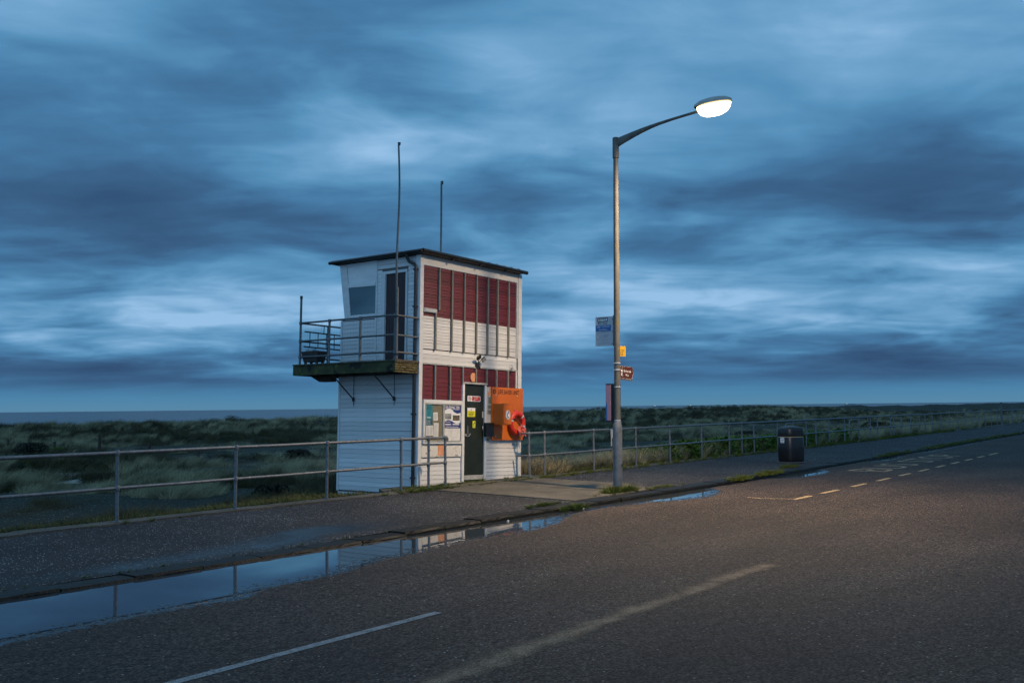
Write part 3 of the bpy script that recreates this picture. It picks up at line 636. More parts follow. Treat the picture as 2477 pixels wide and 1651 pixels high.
for y in (.745, 2.09):                                # knee braces
    b = MB(); b.tube([(-.70, y+.02, BZ0), (-.03, y, 1.98)], .016, 8); b.tube([(-.024, y, 2.53), (-.024, y, 1.82)], .007, 6); b.box(-.05, -.012, y-.025, y+.025, 1.93, 2.02); b.build('brace', DARKSTEEL, bal)
PX, ys = BX+.045, (.03, 1.13, 2.17, 3.19)
RZ = (3.79, 3.355, 2.975)
for y in ys:
    top = 4.43 if y > 3 else 3.80
    b = MB(); b.tube([(PX, y, BZ1-.02), (PX, y, top)], .027, 10); o = b.build('railing_post', GALVD, bal, smooth=True)
    for z in RZ: MB().tube([(PX, y, z-.035), (PX, y, z+.035)], .037, 10).build('clamp', GALVD, o, smooth=True)
    if y > 3: MB().tube([(PX, y, 4.38), (PX, y, 4.45)], .033, 10).build('post_cap', BLACK, o)
for z in RZ:
    for a, c in zip(ys[:-1], ys[1:]): MB().tube([(PX, a, z), (PX, c, z+.004)], .023, 10).build('railing_tube', GALVD, bal, smooth=True)
    MB().tube([(PX, ys[0], z), (-.02, ys[0], z-.01)], .023, 10).build('railing_tube', GALVD, bal, smooth=True)
    MB().tube([(PX, ys[3], z), (1.2, ys[3]+.02, z), (3.75, ys[3]+.03, z)], .021, 8).build('railing_tube', GALVD, bal, smooth=True)
for x in (.12, 1.3, 2.5, 3.7): MB().tube([(x, 3.2, BZ1-.02), (x, 3.2, 3.80)], .023, 8).build('railing_post', GALVD, bal, smooth=True)
# wire mesh behind the rails
b = MB()
for k in range(22): x = PX + .02 + k*.035; b.tube([(x, 3.165, 2.9), (x, 3.165, 3.76)], .0012, 3, False)
for k in range(25): z = 2.9 + k*.035; b.tube([(PX, 3.165, z), (.0, 3.165, z)], .0012, 3, False)
for k in range(34): y = .1 + k*.092; b.tube([(PX+.025, y, 2.9), (PX+.025, y, 3.86)], .0010, 3, False)
b.build('wire_mesh', GALVD, bal, kind='stuff')

# things on and around the hut ----------------------------------------------
def on(x, y, z, rz=0): return HB @ Matrix.Translation((x, y, z)) @ Matrix.Rotation(rz, 4, 'Z')
# ladder laid along the far rail
ld = thing('ladder', 'grey metal ladder hung sideways on the far balcony railing', 'ladder', mw=on(-.72, 3.10, 3.20))
b = MB(); b.tube([(.02,0,.39),(2.3,0,.37)], .017, 8); b.build('ladder_rail', DARKSTEEL, ld); b = MB(); b.tube([(0,0,.03),(2.3,0,0.01)], .017, 8); b.build('ladder_rail', DARKSTEEL, ld)
for k in range(8): MB().tube([(.18+.26*k,0,.03),(.18+.26*k,0,.38)], .011, 6).build('rung', DARKSTEEL, ld)
MB().tube([(.62,0,.38),(.63,0,.58)], .010, 6).build('hook', DARKSTEEL, ld)
# planter
pl = thing('planter_box', 'dark brown plastic planter box with withered plants on the balcony end', 'planter', mw=on(-.60, 2.86, BZ1+.055))
def rrect(hx, hy, z, r=.03, n=4, dx_=0, dy_=0):
    P = []
    for cx, cy, a0 in ((hx-r,hy-r,0),(-hx+r,hy-r,PI/2),(-hx+r,-hy+r,PI),(hx-r,-hy+r,3*PI/2)):
        for k in range(n+1): a = a0 + PI/2*k/n; P.append((dx_+cx+r*math.cos(a), dy_+cy+r*math.sin(a), z))
    return P
b = MB(); b.loft([rrect(.125,.25,0), rrect(.14,.275,.12), rrect(.15,.28,.125), rrect(.165,.295,.25), rrect(.15,.28,.25), rrect(.14,.27,.22)]); b.build('box', mat('planter_plastic', (.022,.016,.016), (.035,.026,.024), 6, .6), pl)
for x, y in ((-.09,-.2),(.09,-.2),(-.09,.2),(.09,.2)): MB().box(x-.02,x+.02,y-.03,y+.03,-.052,.0).build('foot', WOOD, pl)
b = MB()
for k in range(60):
    x, y = random.uniform(-.1,.1), random.uniform(-.1,.22); a = random.uniform(0, 2*PI); L = random.uniform(.06,.16)
    b.tube([(x,y,.2),(x+.02*math.cos(a),y+.02*math.sin(a),.2+L*.6),(x+.06*math.cos(a),y+.06*math.sin(a),.2+L)], [.004,.003,.001], 3, False)
b.build('plants', mat('withered_plant', (.03,.045,.02), (.06,.07,.03), 20, .9), pl)
b = MB(); b.tube([(0,-.05,.22),(.02,-.12,.34),(.01,-.22,.55),(.0,-.26,.95)], .003, 4); b.build('string', PAPER, pl)
# masts
fp = thing('flagpole', 'tall slightly bent grey pole fixed to the balcony corner post', 'pole', mw=on(PX-.012, .03, BZ1))
b = MB(); pts = []
for i in range(25):
    z = 4.86*i/24; pts.append((-.01 + .022*math.sin(z*2.0) - .015*z/4.8, .018*math.sin(z*1.3+.6), z))
b.tube([(0,-.06,.0),(0,-.06,1.6)], .034, 10); b.build('pole_lower', GALVD, fp, smooth=True)
b = MB(); b.tube([(p[0], p[1]-.06, p[2]) for p in pts[5:]], [.026-.006*k/19 for k in range(20)], 10); b.build('pole_upper', GALVD, fp, smooth=True)
MB().tube([(pts[-1][0]+.018, pts[-1][1]-.06, 4.80), (pts[-1][0]+.030, pts[-1][1]-.06, 4.86)], .030, 8).build('pulley', BLACK, fp)
for z in (.95, .12): MB().box(-.035, .035, -.10, .02, z-.02, z+.02).build('bracket', BLACK, fp)
fp2 = thing('flagpole', 'shorter straight grey pole standing on the hut roof', 'pole', mw=on(1.73, .95, 5.37))
b = MB(); b.tube([(0,0,.0),(.0,0,1.0),(-.012,0,1.9),(-.01,0,2.05)], .024, 10); b.build('pole_upper', GALVD, fp2, smooth=True)
MB().tube([(.015,0,1.98),(.02,0,2.06)], .028, 8).build('pulley', BLACK, fp2)
b = MB()
for s in (-1, 1): b.tube([(s*.03,0,.13),(s*.10,0,.13),(s*.165,0,.10),(s*.185,0,.02),(s*.185,0,-.03)], .028, 8)
b.tube([(-.06,0,.135),(.06,0,.135)], .035, 8); b.box(-.22,.22,-.06,.06,-.045,-.02); b.build('base_bracket', GALVD, fp2, smooth=True)
# floodlight and camera
fl = thing('floodlight', 'small black twin floodlight with sensor above the black door', 'light', mw=on(2.00, -.03, 2.83))
b = MB(); b.box(-.045,.045,-.05,.02,-.05,.06); b.tube([(0,-.03,.05),(-.02,-.07,.13),(-.06,-.08,.15)], .010, 6); b.tube([(0,-.03,.05),(.05,-.07,.10)], .010, 6); b.build('mount', BLACK, fl, bevel=.004)
for s, x in ((-1,-.055),(1,.125)):
    o = MB().box(-.065,.065,-.018,.018,-.055,.055).build('lamp_head', BLACK, fl, bevel=.006); o.location = (x,-.10,.16-.02*s); o.rotation_euler = (.7, .5*s, .3*s)
    q = MB().box(-.055,.055,-.022,-.018,-.045,.045).build('lamp_glass', GREYTRIM if s > 0 else BLACK, o)
MB().tube([(0,-.05,-.03),(0,-.09,-.07)], .028, 8).build('sensor', BLACK, fl)
cmr = thing('security_camera', 'tiny grey camera on the white band above the orange board', 'camera', mw=on(3.33, -.03, 2.80))
b = MB(); b.tube([(-.02,.01,.09),(-.02,-.04,.10),(-.01,-.05,.03)], .010, 6); b.box(-.03,.02,-.07,-.01,-.05,.04); b.build('camera_body', GREYTRIM, cmr, bevel=.004)

# notice board
nb = thing('notice_board', 'white framed double notice board with posters left of the black door', 'notice board', mw=on(0, -.02, 0))
MB().box(.115, 1.46, -.020, .016, .955, 1.955).build('backboard', WHITE, nb, bevel=.003)
for x0, x1, z0, z1 in ((.115,.155,.955,1.955),(1.415,1.46,.955,1.955),(.156,1.414,1.875,1.955),(.156,1.414,.955,.995)):
    MB().box(x0,x1,-.042,-.020,z0,z1).build('outer_frame', WHITE, nb, bevel=.003)
def framed(x0, x1, z0, z1, back):
    f = MB(); w = .026
    f.box(x0,x1,-.050,-.020,z1-w,z1); f.box(x0,x1,-.050,-.020,z0,z0+w); f.box(x0,x0+w,-.049,-.020,z0+w,z1-w); f.box(x1-w,x1,-.049,-.020,z0+w,z1-w); f = f.build('case_frame', GREYTRIM, nb)
    MB().box(x0+w,x1-w,-.026,-.020,z0+w,z1-w).build('case_back', back, f)
framed(.158, .785, .998, 1.872, CORK); framed(.789, 1.412, .998, 1.872, PAPER)
def sheet_on(name, label, x0, x1, z0, z1, mt, y=-.052, tilt=0, cat='poster'):
    """a thin sheet with its own frame at the lower left; returns root, w, h"""
    r = thing(name, label, cat, mw=on(x0, y, z0) @ Matrix.Rotation(tilt, 4, 'Y'))
    w, h = x1-x0, z1-z0; MB().box(0, w, 0, .003, 0, h).build('sheet', mt, r); return r, w, h
def bars(r, x0, x1, z0, z1, n, mt, th=.35, y=-.0012, short=.25, name='print_line'):
    """unreadable small print, one block of lines"""
    b = MB(); h = (z1-z0)/n
    for i in range(n):
        zz = z1 - (i+.5)*h; xe = x1 - random.uniform(0, short)*(x1-x0); b.box(x0, xe, y, 0, zz-h*th/2, zz+h*th/2)
    return b.build(name, mt, r)
r, w, h = sheet_on('poster', 'teal poster with a small oval emblem, upper left in the notice board', .19, .415, 1.365, 1.84, TEAL)
bars(r, .02, .20, .36, .44, 4, TEALD, .5); MB().box(0, w, -.0008, 0, 0, .15).build('print_band', TEALD, r)
b = MB(); q = [(.5*w+.042*math.cos(a*PI/10), .285+.052*math.sin(a*PI/10), ) for a in range(21)]
b.tube([(x, -.001, z) for x, z in q], .0022, 4, False); b.tube([(.105,-.001,.27),(.118,-.001,.30)], .006, 4); b.build('emblem', NAVY, r)
bars(r, .04, .18, .17, .20, 2, WPRINT, .5); bars(r, .01, .19, .02, .13, 6, WPRINT, .14)
r, w, h = sheet_on('notice', 'white notice sheet pinned top right of the teal poster', .445, .60, 1.475, 1.665, PAPER, tilt=-.06, cat='notice'); bars(r, .015, .14, .03, .165, 8, PRINT, .3)
r, w, h = sheet_on('notice', 'wide white two-column notice at the bottom left of the notice board', .20, .44, 1.135, 1.365, PAPER, tilt=-.03, y=-.056, cat='notice'); bars(r, .015, .11, .02, .205, 14, PRINT, .28); bars(r, .13, .225, .02, .205, 14, PRINT, .28)
r, w, h = sheet_on('notice', 'tall white notice beside the two-column sheet in the notice board', .455, .62, 1.105, 1.43, PAPER, tilt=.01, cat='notice'); bars(r, .02, .145, .03, .30, 18, PRINT, .25)
# sea fishing poster
r, w, h = sheet_on('poster', 'blue and white sea fishing trips poster on the right half of the notice board', .815, 1.385, 1.315, 1.845, WPRINT)
wave = lambda x, base, a, ph: base + a*math.sin(2*PI*(x/w)+ph)
top = [(w*i/16, wave(w*i/16, .40, -.035, PI)) for i in range(17)]
top = [(w*i/16, .405 - .045*math.sin(2*PI*(i/16)*.95 - PI*.05) * -1 - (.02 if i > 8 else 0)) for i in range(17)]
b = MB(); b.prism(top + [(w, h), (0, h)], lambda x, z: (x, -.001, z), lambda x, z: (x, 0, z)); b.build('print_band', NAVY, r)
bot = [(w*i/16, .145 + .040*math.sin(2*PI*(i/16)*.95)) for i in range(17)]
b = MB(); b.prism([(0,0),(w,0)] + bot[::-1], lambda x, z: (x, -.001, z), lambda x, z: (x, 0, z)); b.build('print_band', NAVY, r)
MB().box(.03, .245, -.0016, 0, .205, .335).build('picture', PHOTOA, r); MB().box(.295, .54, -.0016, 0, .175, .30).build('picture', PHOTOB, r)
lettering('SEA FISHING TRIPS', WPRINT, r, FM(w/2, -.002, .478), .50, .070, .001, bold=.01)
bars(r, .29, .53, .425, .437, 1, WPRINT, .7, short=0, y=-.002); bars(r, .03, .22, .135, .15, 1, WPRINT, .6, short=0, y=-.002)
bars(r, .03, .24, .070, .098, 1, WPRINT, .8, short=0, y=-.002); bars(r, .29, .53, .072, .10, 1, WPRINT, .8, short=0, y=-.002); bars(r, .05, .50, .022, .036, 1, WPRINT, .8, short=0, y=-.002)
r, w, h = sheet_on('notice', 'blank curling white sheet under the left of the fishing poster', .82, 1.06, 1.03, 1.31, PAPER, tilt=.02, cat='notice')
r, w, h = sheet_on('notice', 'blank white sheet with one faint line under the right of the fishing poster', 1.075, 1.38, 1.035, 1.31, PAPER, cat='notice'); bars(r, .05, .27, .06, .065, 1, PRINT, 1, short=0)
# signs on the door
r, w, h = sheet_on('sign', 'white and red no smoking sign near the top of the black door', 1.69, 2.17, 1.955, 2.085, WPRINT, y=-.004, cat='sign')
MB().box(.17, w-.012, -.0012, 0, .012, h-.012).build('print_band', REDSIGN, r)
b = MB(); q = [(.085+.048*math.cos(a*PI/10), .065+.048*math.sin(a*PI/10)) for a in range(21)]; b.tube([(x,-.001,z) for x, z in q], .006, 4, False); b.tube([(.052,-.001,.099),(.118,-.001,.031)], .005, 4); b.build('no_smoking_symbol', REDSIGN, r)
b = MB(); b.tube([(.06,-.002,.05),(.11,-.002,.08)], .006, 4); b.build('cigarette', INK, r)
for i, s_ in enumerate(('No smoking', 'beyond this', 'point')): lettering(s_, WPRINT, r, FM(.185+(.13 if i < 2 else .07), -.002, .100-.034*i), None, .026, .001)
r, w, h = sheet_on('sign', 'yellow caution sign with white top on the black door', 1.69, 1.98, 1.585, 1.80, WPRINT, y=-.004, cat='sign')
MB().box(0, w, -.0012, 0, 0, .145).build('print_band', YEL2, r)
b = MB(); b.prism([(.115,.15),(.175,.15),(.145,.202)], lambda x, z: (x, -.0016, z), lambda x, z: (x, 0, z)); b.build('warning_triangle', YEL, r)
lettering('Caution', INK, r, FM(w/2, -.002, .112), .19, .040, .001); bars(r, .04, .25, .02, .08, 2, INK, .4, y=-.002)
r, w, h = sheet_on('sign', 'narrow yellow sticker below the caution sign on the black door', 1.885, 1.99, 1.325, 1.49, YEL2, y=-.004, cat='sign')
b = MB(); b.tube([(.035,-.001,.07),(.055,-.001,.10),(.075,-.001,.14)], .008, 5); b.build('symbol', INK, r); bars(r, .02, .085, .015, .055, 3, PRINT, .4)
# black letter box
o = MB().box(-.15,.15,-.085,.0,-.165,.165).build('post_box', BLACK, bevel=.008); o.matrix_world = on(2.395, -.052, 1.285); tag(o, 'small black metal box fixed between the door and the orange board', 'box')

# life saver unit
lu = thing('life_saver_unit', 'large orange life saver board with an orange telephone cabinet, right of the door', 'rescue board', mw=on(2.53, -.06, 1.03))
bd = MB().box(0, 1.25, -.012, .012, 0, 1.295).build('board', ORANGE, lu, bevel=.003)
b = MB(); b.prism([(.085+.062*math.cos(a*PI/12), 1.185+.062*math.sin(a*PI/12)) for a in range(24)], lambda x, z: (x, -.0150, z), lambda x, z: (x, -.012, z)); dsc = b.build('number_disc', INK, lu)
lettering('18', ORANGE, dsc, FM(.085, -.0165, 1.185), .075, .075, .001, bold=.02)
lettering('LIFE SAVER UNIT', INK, bd, FM(.66, -.0135, 1.185), .84, .110, .001, bold=.012)
for x, z in ((.15,1.10),(1.0,1.10),(.15,.10)): MB().tube([(x,-.012,z),(x,-.022,z)], .018, 8).build('bolt', SILVER, bd)
cb = MB().box(.03, .36, -.34, -.013, .37, .89).build('cabinet', ORANGE, lu, bevel=.006)
cd = MB().box(.045, .35, -.352, -.341, .385, .862).build('cabinet_door', ORANGE, cb, bevel=.005); MB().box(.028, .365, -.352, -.340, .872, .893).build('cabinet_hood', ORANGE, cb)
b = MB(); b.prism([(.198+.092*math.cos(a*PI/12), .615+.115*math.sin(a*PI/12)) for a in range(24)], lambda x, z: (x, -.3560, z), lambda x, z: (x, -.352, z)); q = b.build('phone_sticker', WPRINT, cb)
b = MB(); b.tube([(.198+.078*math.cos(a*PI/12), -.3565, .615+.100*math.sin(a*PI/12)) for a in range(25)], .005, 4, False)
b.tube([(.215,-.357,.68),(.185,-.358,.645),(.178,-.358,.61),(.185,-.358,.575),(.205,-.357,.55)], [.020,.010,.009,.010,.020], 6); b.build('handset_symbol', NAVY, cb)
MB().box(.353, .375, -.335, -.28, .55, .67).build('latch', DARKSTEEL, cb)
# lifebuoy
lb = thing('lifebuoy', 'red-orange lifebuoy with silver bands and tangled rope hung on the orange board', 'lifebuoy', mw=on(3.42, -.165, 1.45, -.05))
R1, r1 = .235, .068
b = MB(); n = 40; rings = []
for i in range(n+1):
    a = 2*PI*i/n; c = Vector((R1*math.cos(a), 0, R1*math.sin(a))); rad = Vector((math.cos(a), 0, math.sin(a)))
    rings.append([c + rad*r1*math.cos(2*PI*k/12) + Vector((0,1,0))*r1*.8*math.sin(2*PI*k/12) for k in range(12)])
b.loft(rings, False); b.build('ring', REDRING, lb, smooth=True)
for a0 in (.8, 2.9, -.35):
    b = MB(); rings = []
    for i in range(5):
        a = a0 + (i-2)*.045; c = Vector((R1*math.cos(a), 0, R1*math.sin(a))); rad = Vector((math.cos(a), 0, math.sin(a)))
        rings.append([c + rad*(r1+.004)*math.cos(2*PI*k/12) + Vector((0,1,0))*(r1*.8+.004)*math.sin(2*PI*k/12) for k in range(12)])
    b.loft(rings, False); b.build('reflective_band', SILVER, lb, smooth=True)
b = MB()
for k in range(9):
    a0 = random.uniform(0, 2*PI); pts = []
    for i in range(16):
        t = i/15; a = a0 + t*random.uniform(5, 7)
        pts.append((.06 + .12*math.cos(a)*(.6+.4*t) + random.uniform(-.015,.015), -.09 + .03*math.sin(3*a), -.17 + .14*math.sin(a)*(.5+.5*t)))
    b.tube(pts, .0085, 5)
for k in range(7):
    x = random.uniform(.0,.22); b.tube([(x,-.09,-.10),(x+random.uniform(-.04,.04),-.10,-.24),(x+random.uniform(-.08,.08),-.09,-.33)], .009, 5)
b.build('rope_tangle', ROPE, lb, smooth=True)
b = MB(); b.tube([(-.28+.0*k, -.07, .1) for k in range(1)] + [(-.17,-.075,.14),(-.02,-.07,.04),(.10,-.08,-.08)], .006, 5); b.tube([(.0,-.02,.30),(.0,.09,.33)], .012, 6)
b.tube([(R1*1.33*math.cos(a*.2), -.0, R1*1.33*math.sin(a*.2)) for a in range(-4, 16)], .007, 5); b.build('grab_line', ROPE, lb, smooth=True)

# ------------------------------------------------------------------ guard rails
def rail_post_mesh():
    b = MB(); b.tube([(0,0,.0),(0,0,1.10)], .029, 12); return b
postm = clm = flm = None
def guard(label, us_, wv, hoops=(), ends=(False, False)):
    global postm, clm, flm
    g = thing('guard_railing', label, 'railing', loc=(us_[0], wv + float(bend(us_[0])), 0))
    ox, oy = us_[0], wv + float(bend(us_[0]))
    P = [(u_ - ox, wv + float(bend(u_)) - oy) for u_ in us_]
    for i, (x, y) in enumerate(P):
        if postm is None: o = rail_post_mesh().build('rail_post', GALV, g, smooth=True); postm = o.data
        else: o = link('rail_post', postm, g)
        j = random.uniform(-.008, .008); o.location = (x, y, 0); o.rotation_euler = (random.uniform(-.012,.012), random.uniform(-.012,.012), random.uniform(0, 6))
        if us_[i] < 60:
            for z in (1.10, .545):
                if clm is None: c = MB().tube([(0,0,-.052),(0,0,-.035),(0,0,.028),(0,0,.042)], [.033,.041,.041,.030], 12).build('clamp', GALV, o, smooth=True); clm = c.data
                else: c = link('clamp', clm, o)
                c.location = (0, 0, z)
            if flm is None: c = MB().tube([(0,0,.012),(0,0,.028)], .065, 12).build('foot_flange', GALV, o, smooth=True); flm = c.data
            else: c = link('foot_flange', flm, o)
    for (a, c) in zip(P[:-1], P[1:]):
        for z in (1.10, .545):
            dz_ = random.uniform(-.006, .006)
            MB().tube([(a[0],a[1],z), ((a[0]+c[0])/2, (a[1]+c[1])/2, z+dz_*.5-.002), (c[0],c[1],z)], .0285 if z > 1 else .026, 12, False).build('rail', GALV, g, smooth=True)
    return g, P
gl, P = guard('long grey tubular railing left of the hut, ending in front of the notice board', [-4.6,-2.3,0,2.3,4.65,6.95,9.27,11.56,13.74,15.85,16.72,17.29], 14.62)
e = P[-1]; b = MB(); b.tube([(e[0],e[1],1.10),(e[0]+.05,e[1],1.095),(e[0]+.075,e[1],1.06),(e[0]+.06,e[1],1.02)], .033, 10); b.build('end_elbow', GALV, gl, smooth=True)
ur = [20.57,21.23,23.62,26.0,28.2,30.5,32.75,33.85,35.0,37.35,39.1,40.6,41.8,43.5,45.7,47.9,49.8,51.0,53.4,54.0,55.6,57.5,59.5,60.8,62.5,64.7]
while ur[-1] < 150: ur.append(ur[-1] + 2.3)
gr, P = guard('long grey tubular railing running into the distance right of the hut', ur, 14.66)
b = MB(); b.tube([(0,0,1.10),(-.03,.02,1.10),(-.05,.1,1.10),(-.05,.38,1.09)], .027, 10); b.tube([(0,0,.545),(-.05,.1,.545),(-.05,.38,.54)], .025, 10); b.build('return_rail', GALV, gr, smooth=True)
for u_ in (39.15, 47.6):
    x, y = u_ - ur[0], 14.66 + float(bend(u_)) - 14.66 - float(bend(ur[0])) + .35
    b = MB(); b.tube([(x,y,-.1),(x,y,.80),(x+.05,y,.92),(x+.18,y,.98),(x+1.35,y-.3,1.0)], .026, 10); b.build('hoop_rail', GALV, gr, smooth=True)
o = MB().prism([(0,0),(.16,0),(.16,.24),(-.02,.24)], lambda x, z: (x, 0, z), lambda x, z: (x, -.006, z)).build('tie_plate', SIGNGREY); o.location = (24.43, 14.62, .86); tag(o, 'small pale plate hanging on the railing just behind the lamp post', 'plate')
o2 = MB().box(0,.05,-.004,.0,-.22,.0).build('plate_stem', SIGNGREY, o)

# ------------------------------------------------------------------ street lamp
LP = (19.27, 11.38)
lean = Matrix.Rotation(math.radians(.62), 4, Vector((math.cos(yaw), math.sin(yaw), 0)))
SL = Matrix.Translation((LP[0], LP[1], -.085)) @ lean @ Matrix.Scale(1.045, 4)
sl_ = thing('street_lamp', 'tall grey street lamp with one bracket arm and a lit head at the kerb', 'street lamp', mw=SL)
b = MB(); b.tube([(0,0,-.05),(0,0,.02),(0,0,1.28),(0,0,1.34),(0,0,1.40),(0,0,1.45)], [.098,.098,.098,.094,.080,.066], 24); b.build('pole_base', POSTB, sl_, smooth=True)
b = MB(); b.tube([(0,0,1.44),(0,0,3.2),(0,0,5.5),(0,0,7.16)], [.066,.064,.058,.052], 24); b.build('pole', POSTM, sl_, smooth=True)
b = MB(); b.tube([(0,0,7.02),(0,0,7.03),(0,0,7.46),(0,0,7.475)], [.052,.068,.068,.055], 20); b.build('pole_cap', POSTM, sl_, smooth=True)
HEAD = Vector((19.12, 8.86, 7.97)); hl = SL.inverted() @ HEAD
hd = Vector((hl.x, hl.y, 0)); dist = hd.length; hdn = hd.normalized()
def arm(t_, z): return tuple(hdn*(dist*t_)) [:2] + (z,)
b = MB(); ts = [.02,.10,.20,.30,.38,.46,.60,.75,.90]; zs = [7.355,7.405,7.462,7.512,7.545,7.572,7.605,7.632,7.655]; rz = [.105,.088,.070,.054,.042,.034,.029,.027,.028]
rings = []
sd = hdn.cross(Vector((0,0,1)))
for t_, z, r_ in zip(ts, zs, rz):
    c = Vector(arm(t_, z)); ry = min(r_, .034)
    rings.append([c + sd*ry*math.cos(2*PI*k/12) + Vector((0,0,1))*r_*math.sin(2*PI*k/12) for k in range(12)])
b.loft(rings); b.build('arm', POSTM, sl_, smooth=True)
# lantern: canopy above, glowing bowl below
ln = MB(); rings = []
def ell(t_, z, rx, ry_, n=20, half=None):
    c = hdn*(dist) + Vector((0,0,z)); return [c + hdn*(t_ + rx*math.cos(2*PI*k/n)) + sd*ry_*math.sin(2*PI*k/n) for k in range(n)]
H0 = hl.z
for z, rx, ry_ in ((.002,.42,.18),(.05,.41,.175),(.10,.32,.14),(.13,.17,.07)): rings.append(ell(0, H0+z, rx, ry_))
ln.loft(rings).build('lantern_canopy', LAMPBODY, sl_, smooth=True)
b = MB(); b.tube([tuple(hdn*(dist*.86)) [:2] + (H0-.04,), tuple(hdn*(dist-.33)) [:2] + (H0+.03,)], [.030,.06], 12); b.build('lantern_neck', LAMPBODY, sl_, smooth=True)
b = MB(); rings = []
for z, s_ in ((-.235,.25),(-.22,.52),(-.17,.80),(-.09,.95),(-.003,1.0)): rings.append(ell(.02, H0+z, .38*s_, .17*s_))
bowl = b.loft(rings).build('lamp_bowl', LAMPGLASS, sl_, smooth=True)
MB().loft([ell(.0, H0-.012, .40, .172), ell(.0, H0-.004, .41, .176)]).build('light_blocker', BLOCKER, sl_)  # added black disc, shields the canopy underside from the lamp's glare
pl_ = bpy.data.lights.new('lamp_light', 'SPOT'); pl_.spot_size = math.radians(168); pl_.spot_blend = 1.0; pl_.energy = 5500; pl_.color = (1.0, .72, .44); pl_.shadow_soft_size = .20
po = bpy.data.objects.new('lamp_light', pl_); COL.objects.link(po); po.matrix_world = SL @ Matrix.Translation(tuple(hdn*dist)[:2] + (H0-.125,)); po.scale = (1, 1, 1)
for z in (1.46, 2.16, 2.52, 2.66): MB().tube([(0,0,z-.012),(0,0,z+.012)], .071, 20).build('steel_strap', SILVER, sl_, smooth=True)
MB().box(-.012,.012,-.108,-.09,.50,.56).build('hatch_lock', DARKSTEEL, sl_)

def sign_at(name, label, x, y, z, rz, cat='sign'):
    """local frame: x to the right of the face, face towards local -y"""
    return thing(name, label, cat, mw=SL @ Matrix.Translation((x, y, z)) @ Matrix.Rotation(rz, 4, 'Z'))
# bus stop flag: stands away from the road, faces traffic (-u)
bs = sign_at('bus_stop_sign', 'pale grey bus stop flag with blue band high on the left of the lamp post', -.01, .070, 3.03, -PI/2)
# local -y = world -u ; local x = world -v  -> flag spans x from -.46 to 0
Wf, Hf = .45, .625
MB().box(-Wf, -.0, -.004, .004, 0, Hf).build('panel', SIGNGREY, bs, bevel=.002)
MB().box(-.012, .012, -.012, .012, -.01, Hf+.02).build('bracket', GALVD, bs)
for z in (.04, .30, .56): MB().tube([(-.03,-.006,z),(-.03,-.010,z)], .010, 6).build('bolt', DARKSTEEL, bs)
MB().box(-Wf+.005, -.065, -.0055, -.004, .315, .445).build('print_band', BLUEP, bs)
MB().box(-.395, -.145, -.0055, -.004, .515, .605).build('pictogram_ground', INK, bs)
b = MB(); b.prism([(-.375,.532),(-.165,.532),(-.160,.575),(-.170,.588),(-.375,.588)], lambda x, z: (x, -.0065, z), lambda x, z: (x, -.0055, z)); b.build('bus_pictogram', WPRINT, bs)
b = MB()
for k in range(5): b.box(-.362+k*.037, -.332+k*.037, -.0072, -.0065, .560, .580)
for x in (-.335, -.205): b.box(x-.012, x+.012, -.0072, -.0065, .526, .542)
b.build('pictogram_windows', INK, bs)
lettering('Bus Stop', INK, bs, FM(-.27, -.005, .480), .235, .044, .001, bold=.01)
lettering('GREAT YARMOUTH', WPRINT, bs, FM(-.26, -.0062, .412), .32, .030, .001); lettering('North Drive', WPRINT, bs, FM(-.26, -.0062, .352), .20, .032, .001)
bars(bs, -.41, -.10, .283, .300, 1, PRINT, .8, short=0, y=-.0055); bars(bs, -.25, -.12, .18, .25, 3, PRINT, .35, y=-.0055)
b = MB(); b.tube([(-.38,-.005,.215),(-.36,-.005,.185),(-.33,-.005,.178),(-.30,-.005,.20)], .004, 4); b.box(-.385,-.375,-.0055,-.004,.235,.245); b.box(-.32,-.31,-.0055,-.004,.235,.245); b.build('print_logo', PRINT, bs)
bars(bs, -.41, -.10, .125, .132, 1, PRINT, .6, short=0, y=-.0055); bars(bs, -.41, -.10, .055, .062, 1, PRINT, .6, short=0, y=-.0055)
# yellow plate
ys_ = sign_at('parking_plate', 'small yellow no stopping plate on the right side of the lamp post', .045, -.075, 2.80, -.95)
MB().box(-.075, .095, -.004, .004, 0, .215).build('panel', YEL, ys_, bevel=.002)
for i, s_ in enumerate(('No stopping', 'except', 'buses')): lettering(s_, INK, ys_, FM(.01, -.0046, .130-.042*i), None, .022 if i else .023, .001, bold=.01)
MB().box(-.03, .03, .004, .05, .09, .11).build('bracket', GALVD, ys_)
# brown finger sign, points along the promenade
fs = sign_at('finger_sign', 'brown pedestrian finger sign to the pier pointing right from the lamp post', .055, -.02, 2.335, -.12)
pts = [(0,0),(.43,0),(.485,.135),(.445,.275),(0,.275)]
fs.matrix_world = fs.matrix_world @ Matrix.Rotation(.045, 4, 'Y')
MB().prism([(p[0]*1.0, p[1]) for p in pts], lambda x, z: (x, -.010, z), lambda x, z: (x, .010, z)).build('panel', BROWNS, fs, bevel=.002)
b = MB(); q = [(.010,.012),(.422,.012),(.470,.135),(.437,.263),(.010,.263),(.010,.012)]
b.tube([(x,-.0105,z) for x, z in q], .0014, 4, False); b.build('border_line', WPRINT, fs)
lettering('Britannia', WPRINT, fs, FM(.265, -.0112, .175), .25, .050, .001); lettering('Pier', WPRINT, fs, FM(.265, -.0112, .090), .115, .050, .001)
b = MB(); b.tube([(.068,-.011,.215),(.068,-.011,.229)], .010, 6); b.tube([(.068,-.011,.20),(.066,-.011,.14)], .012, 5); b.tube([(.066,-.011,.14),(.045,-.011,.06)], .007, 5); b.tube([(.068,-.011,.14),(.088,-.011,.10),(.092,-.011,.06)], .007, 5); b.tube([(.068,-.011,.195),(.092,-.011,.155)], .005, 5); b.tube([(.066,-.011,.195),(.044,-.011,.16)], .005, 5)
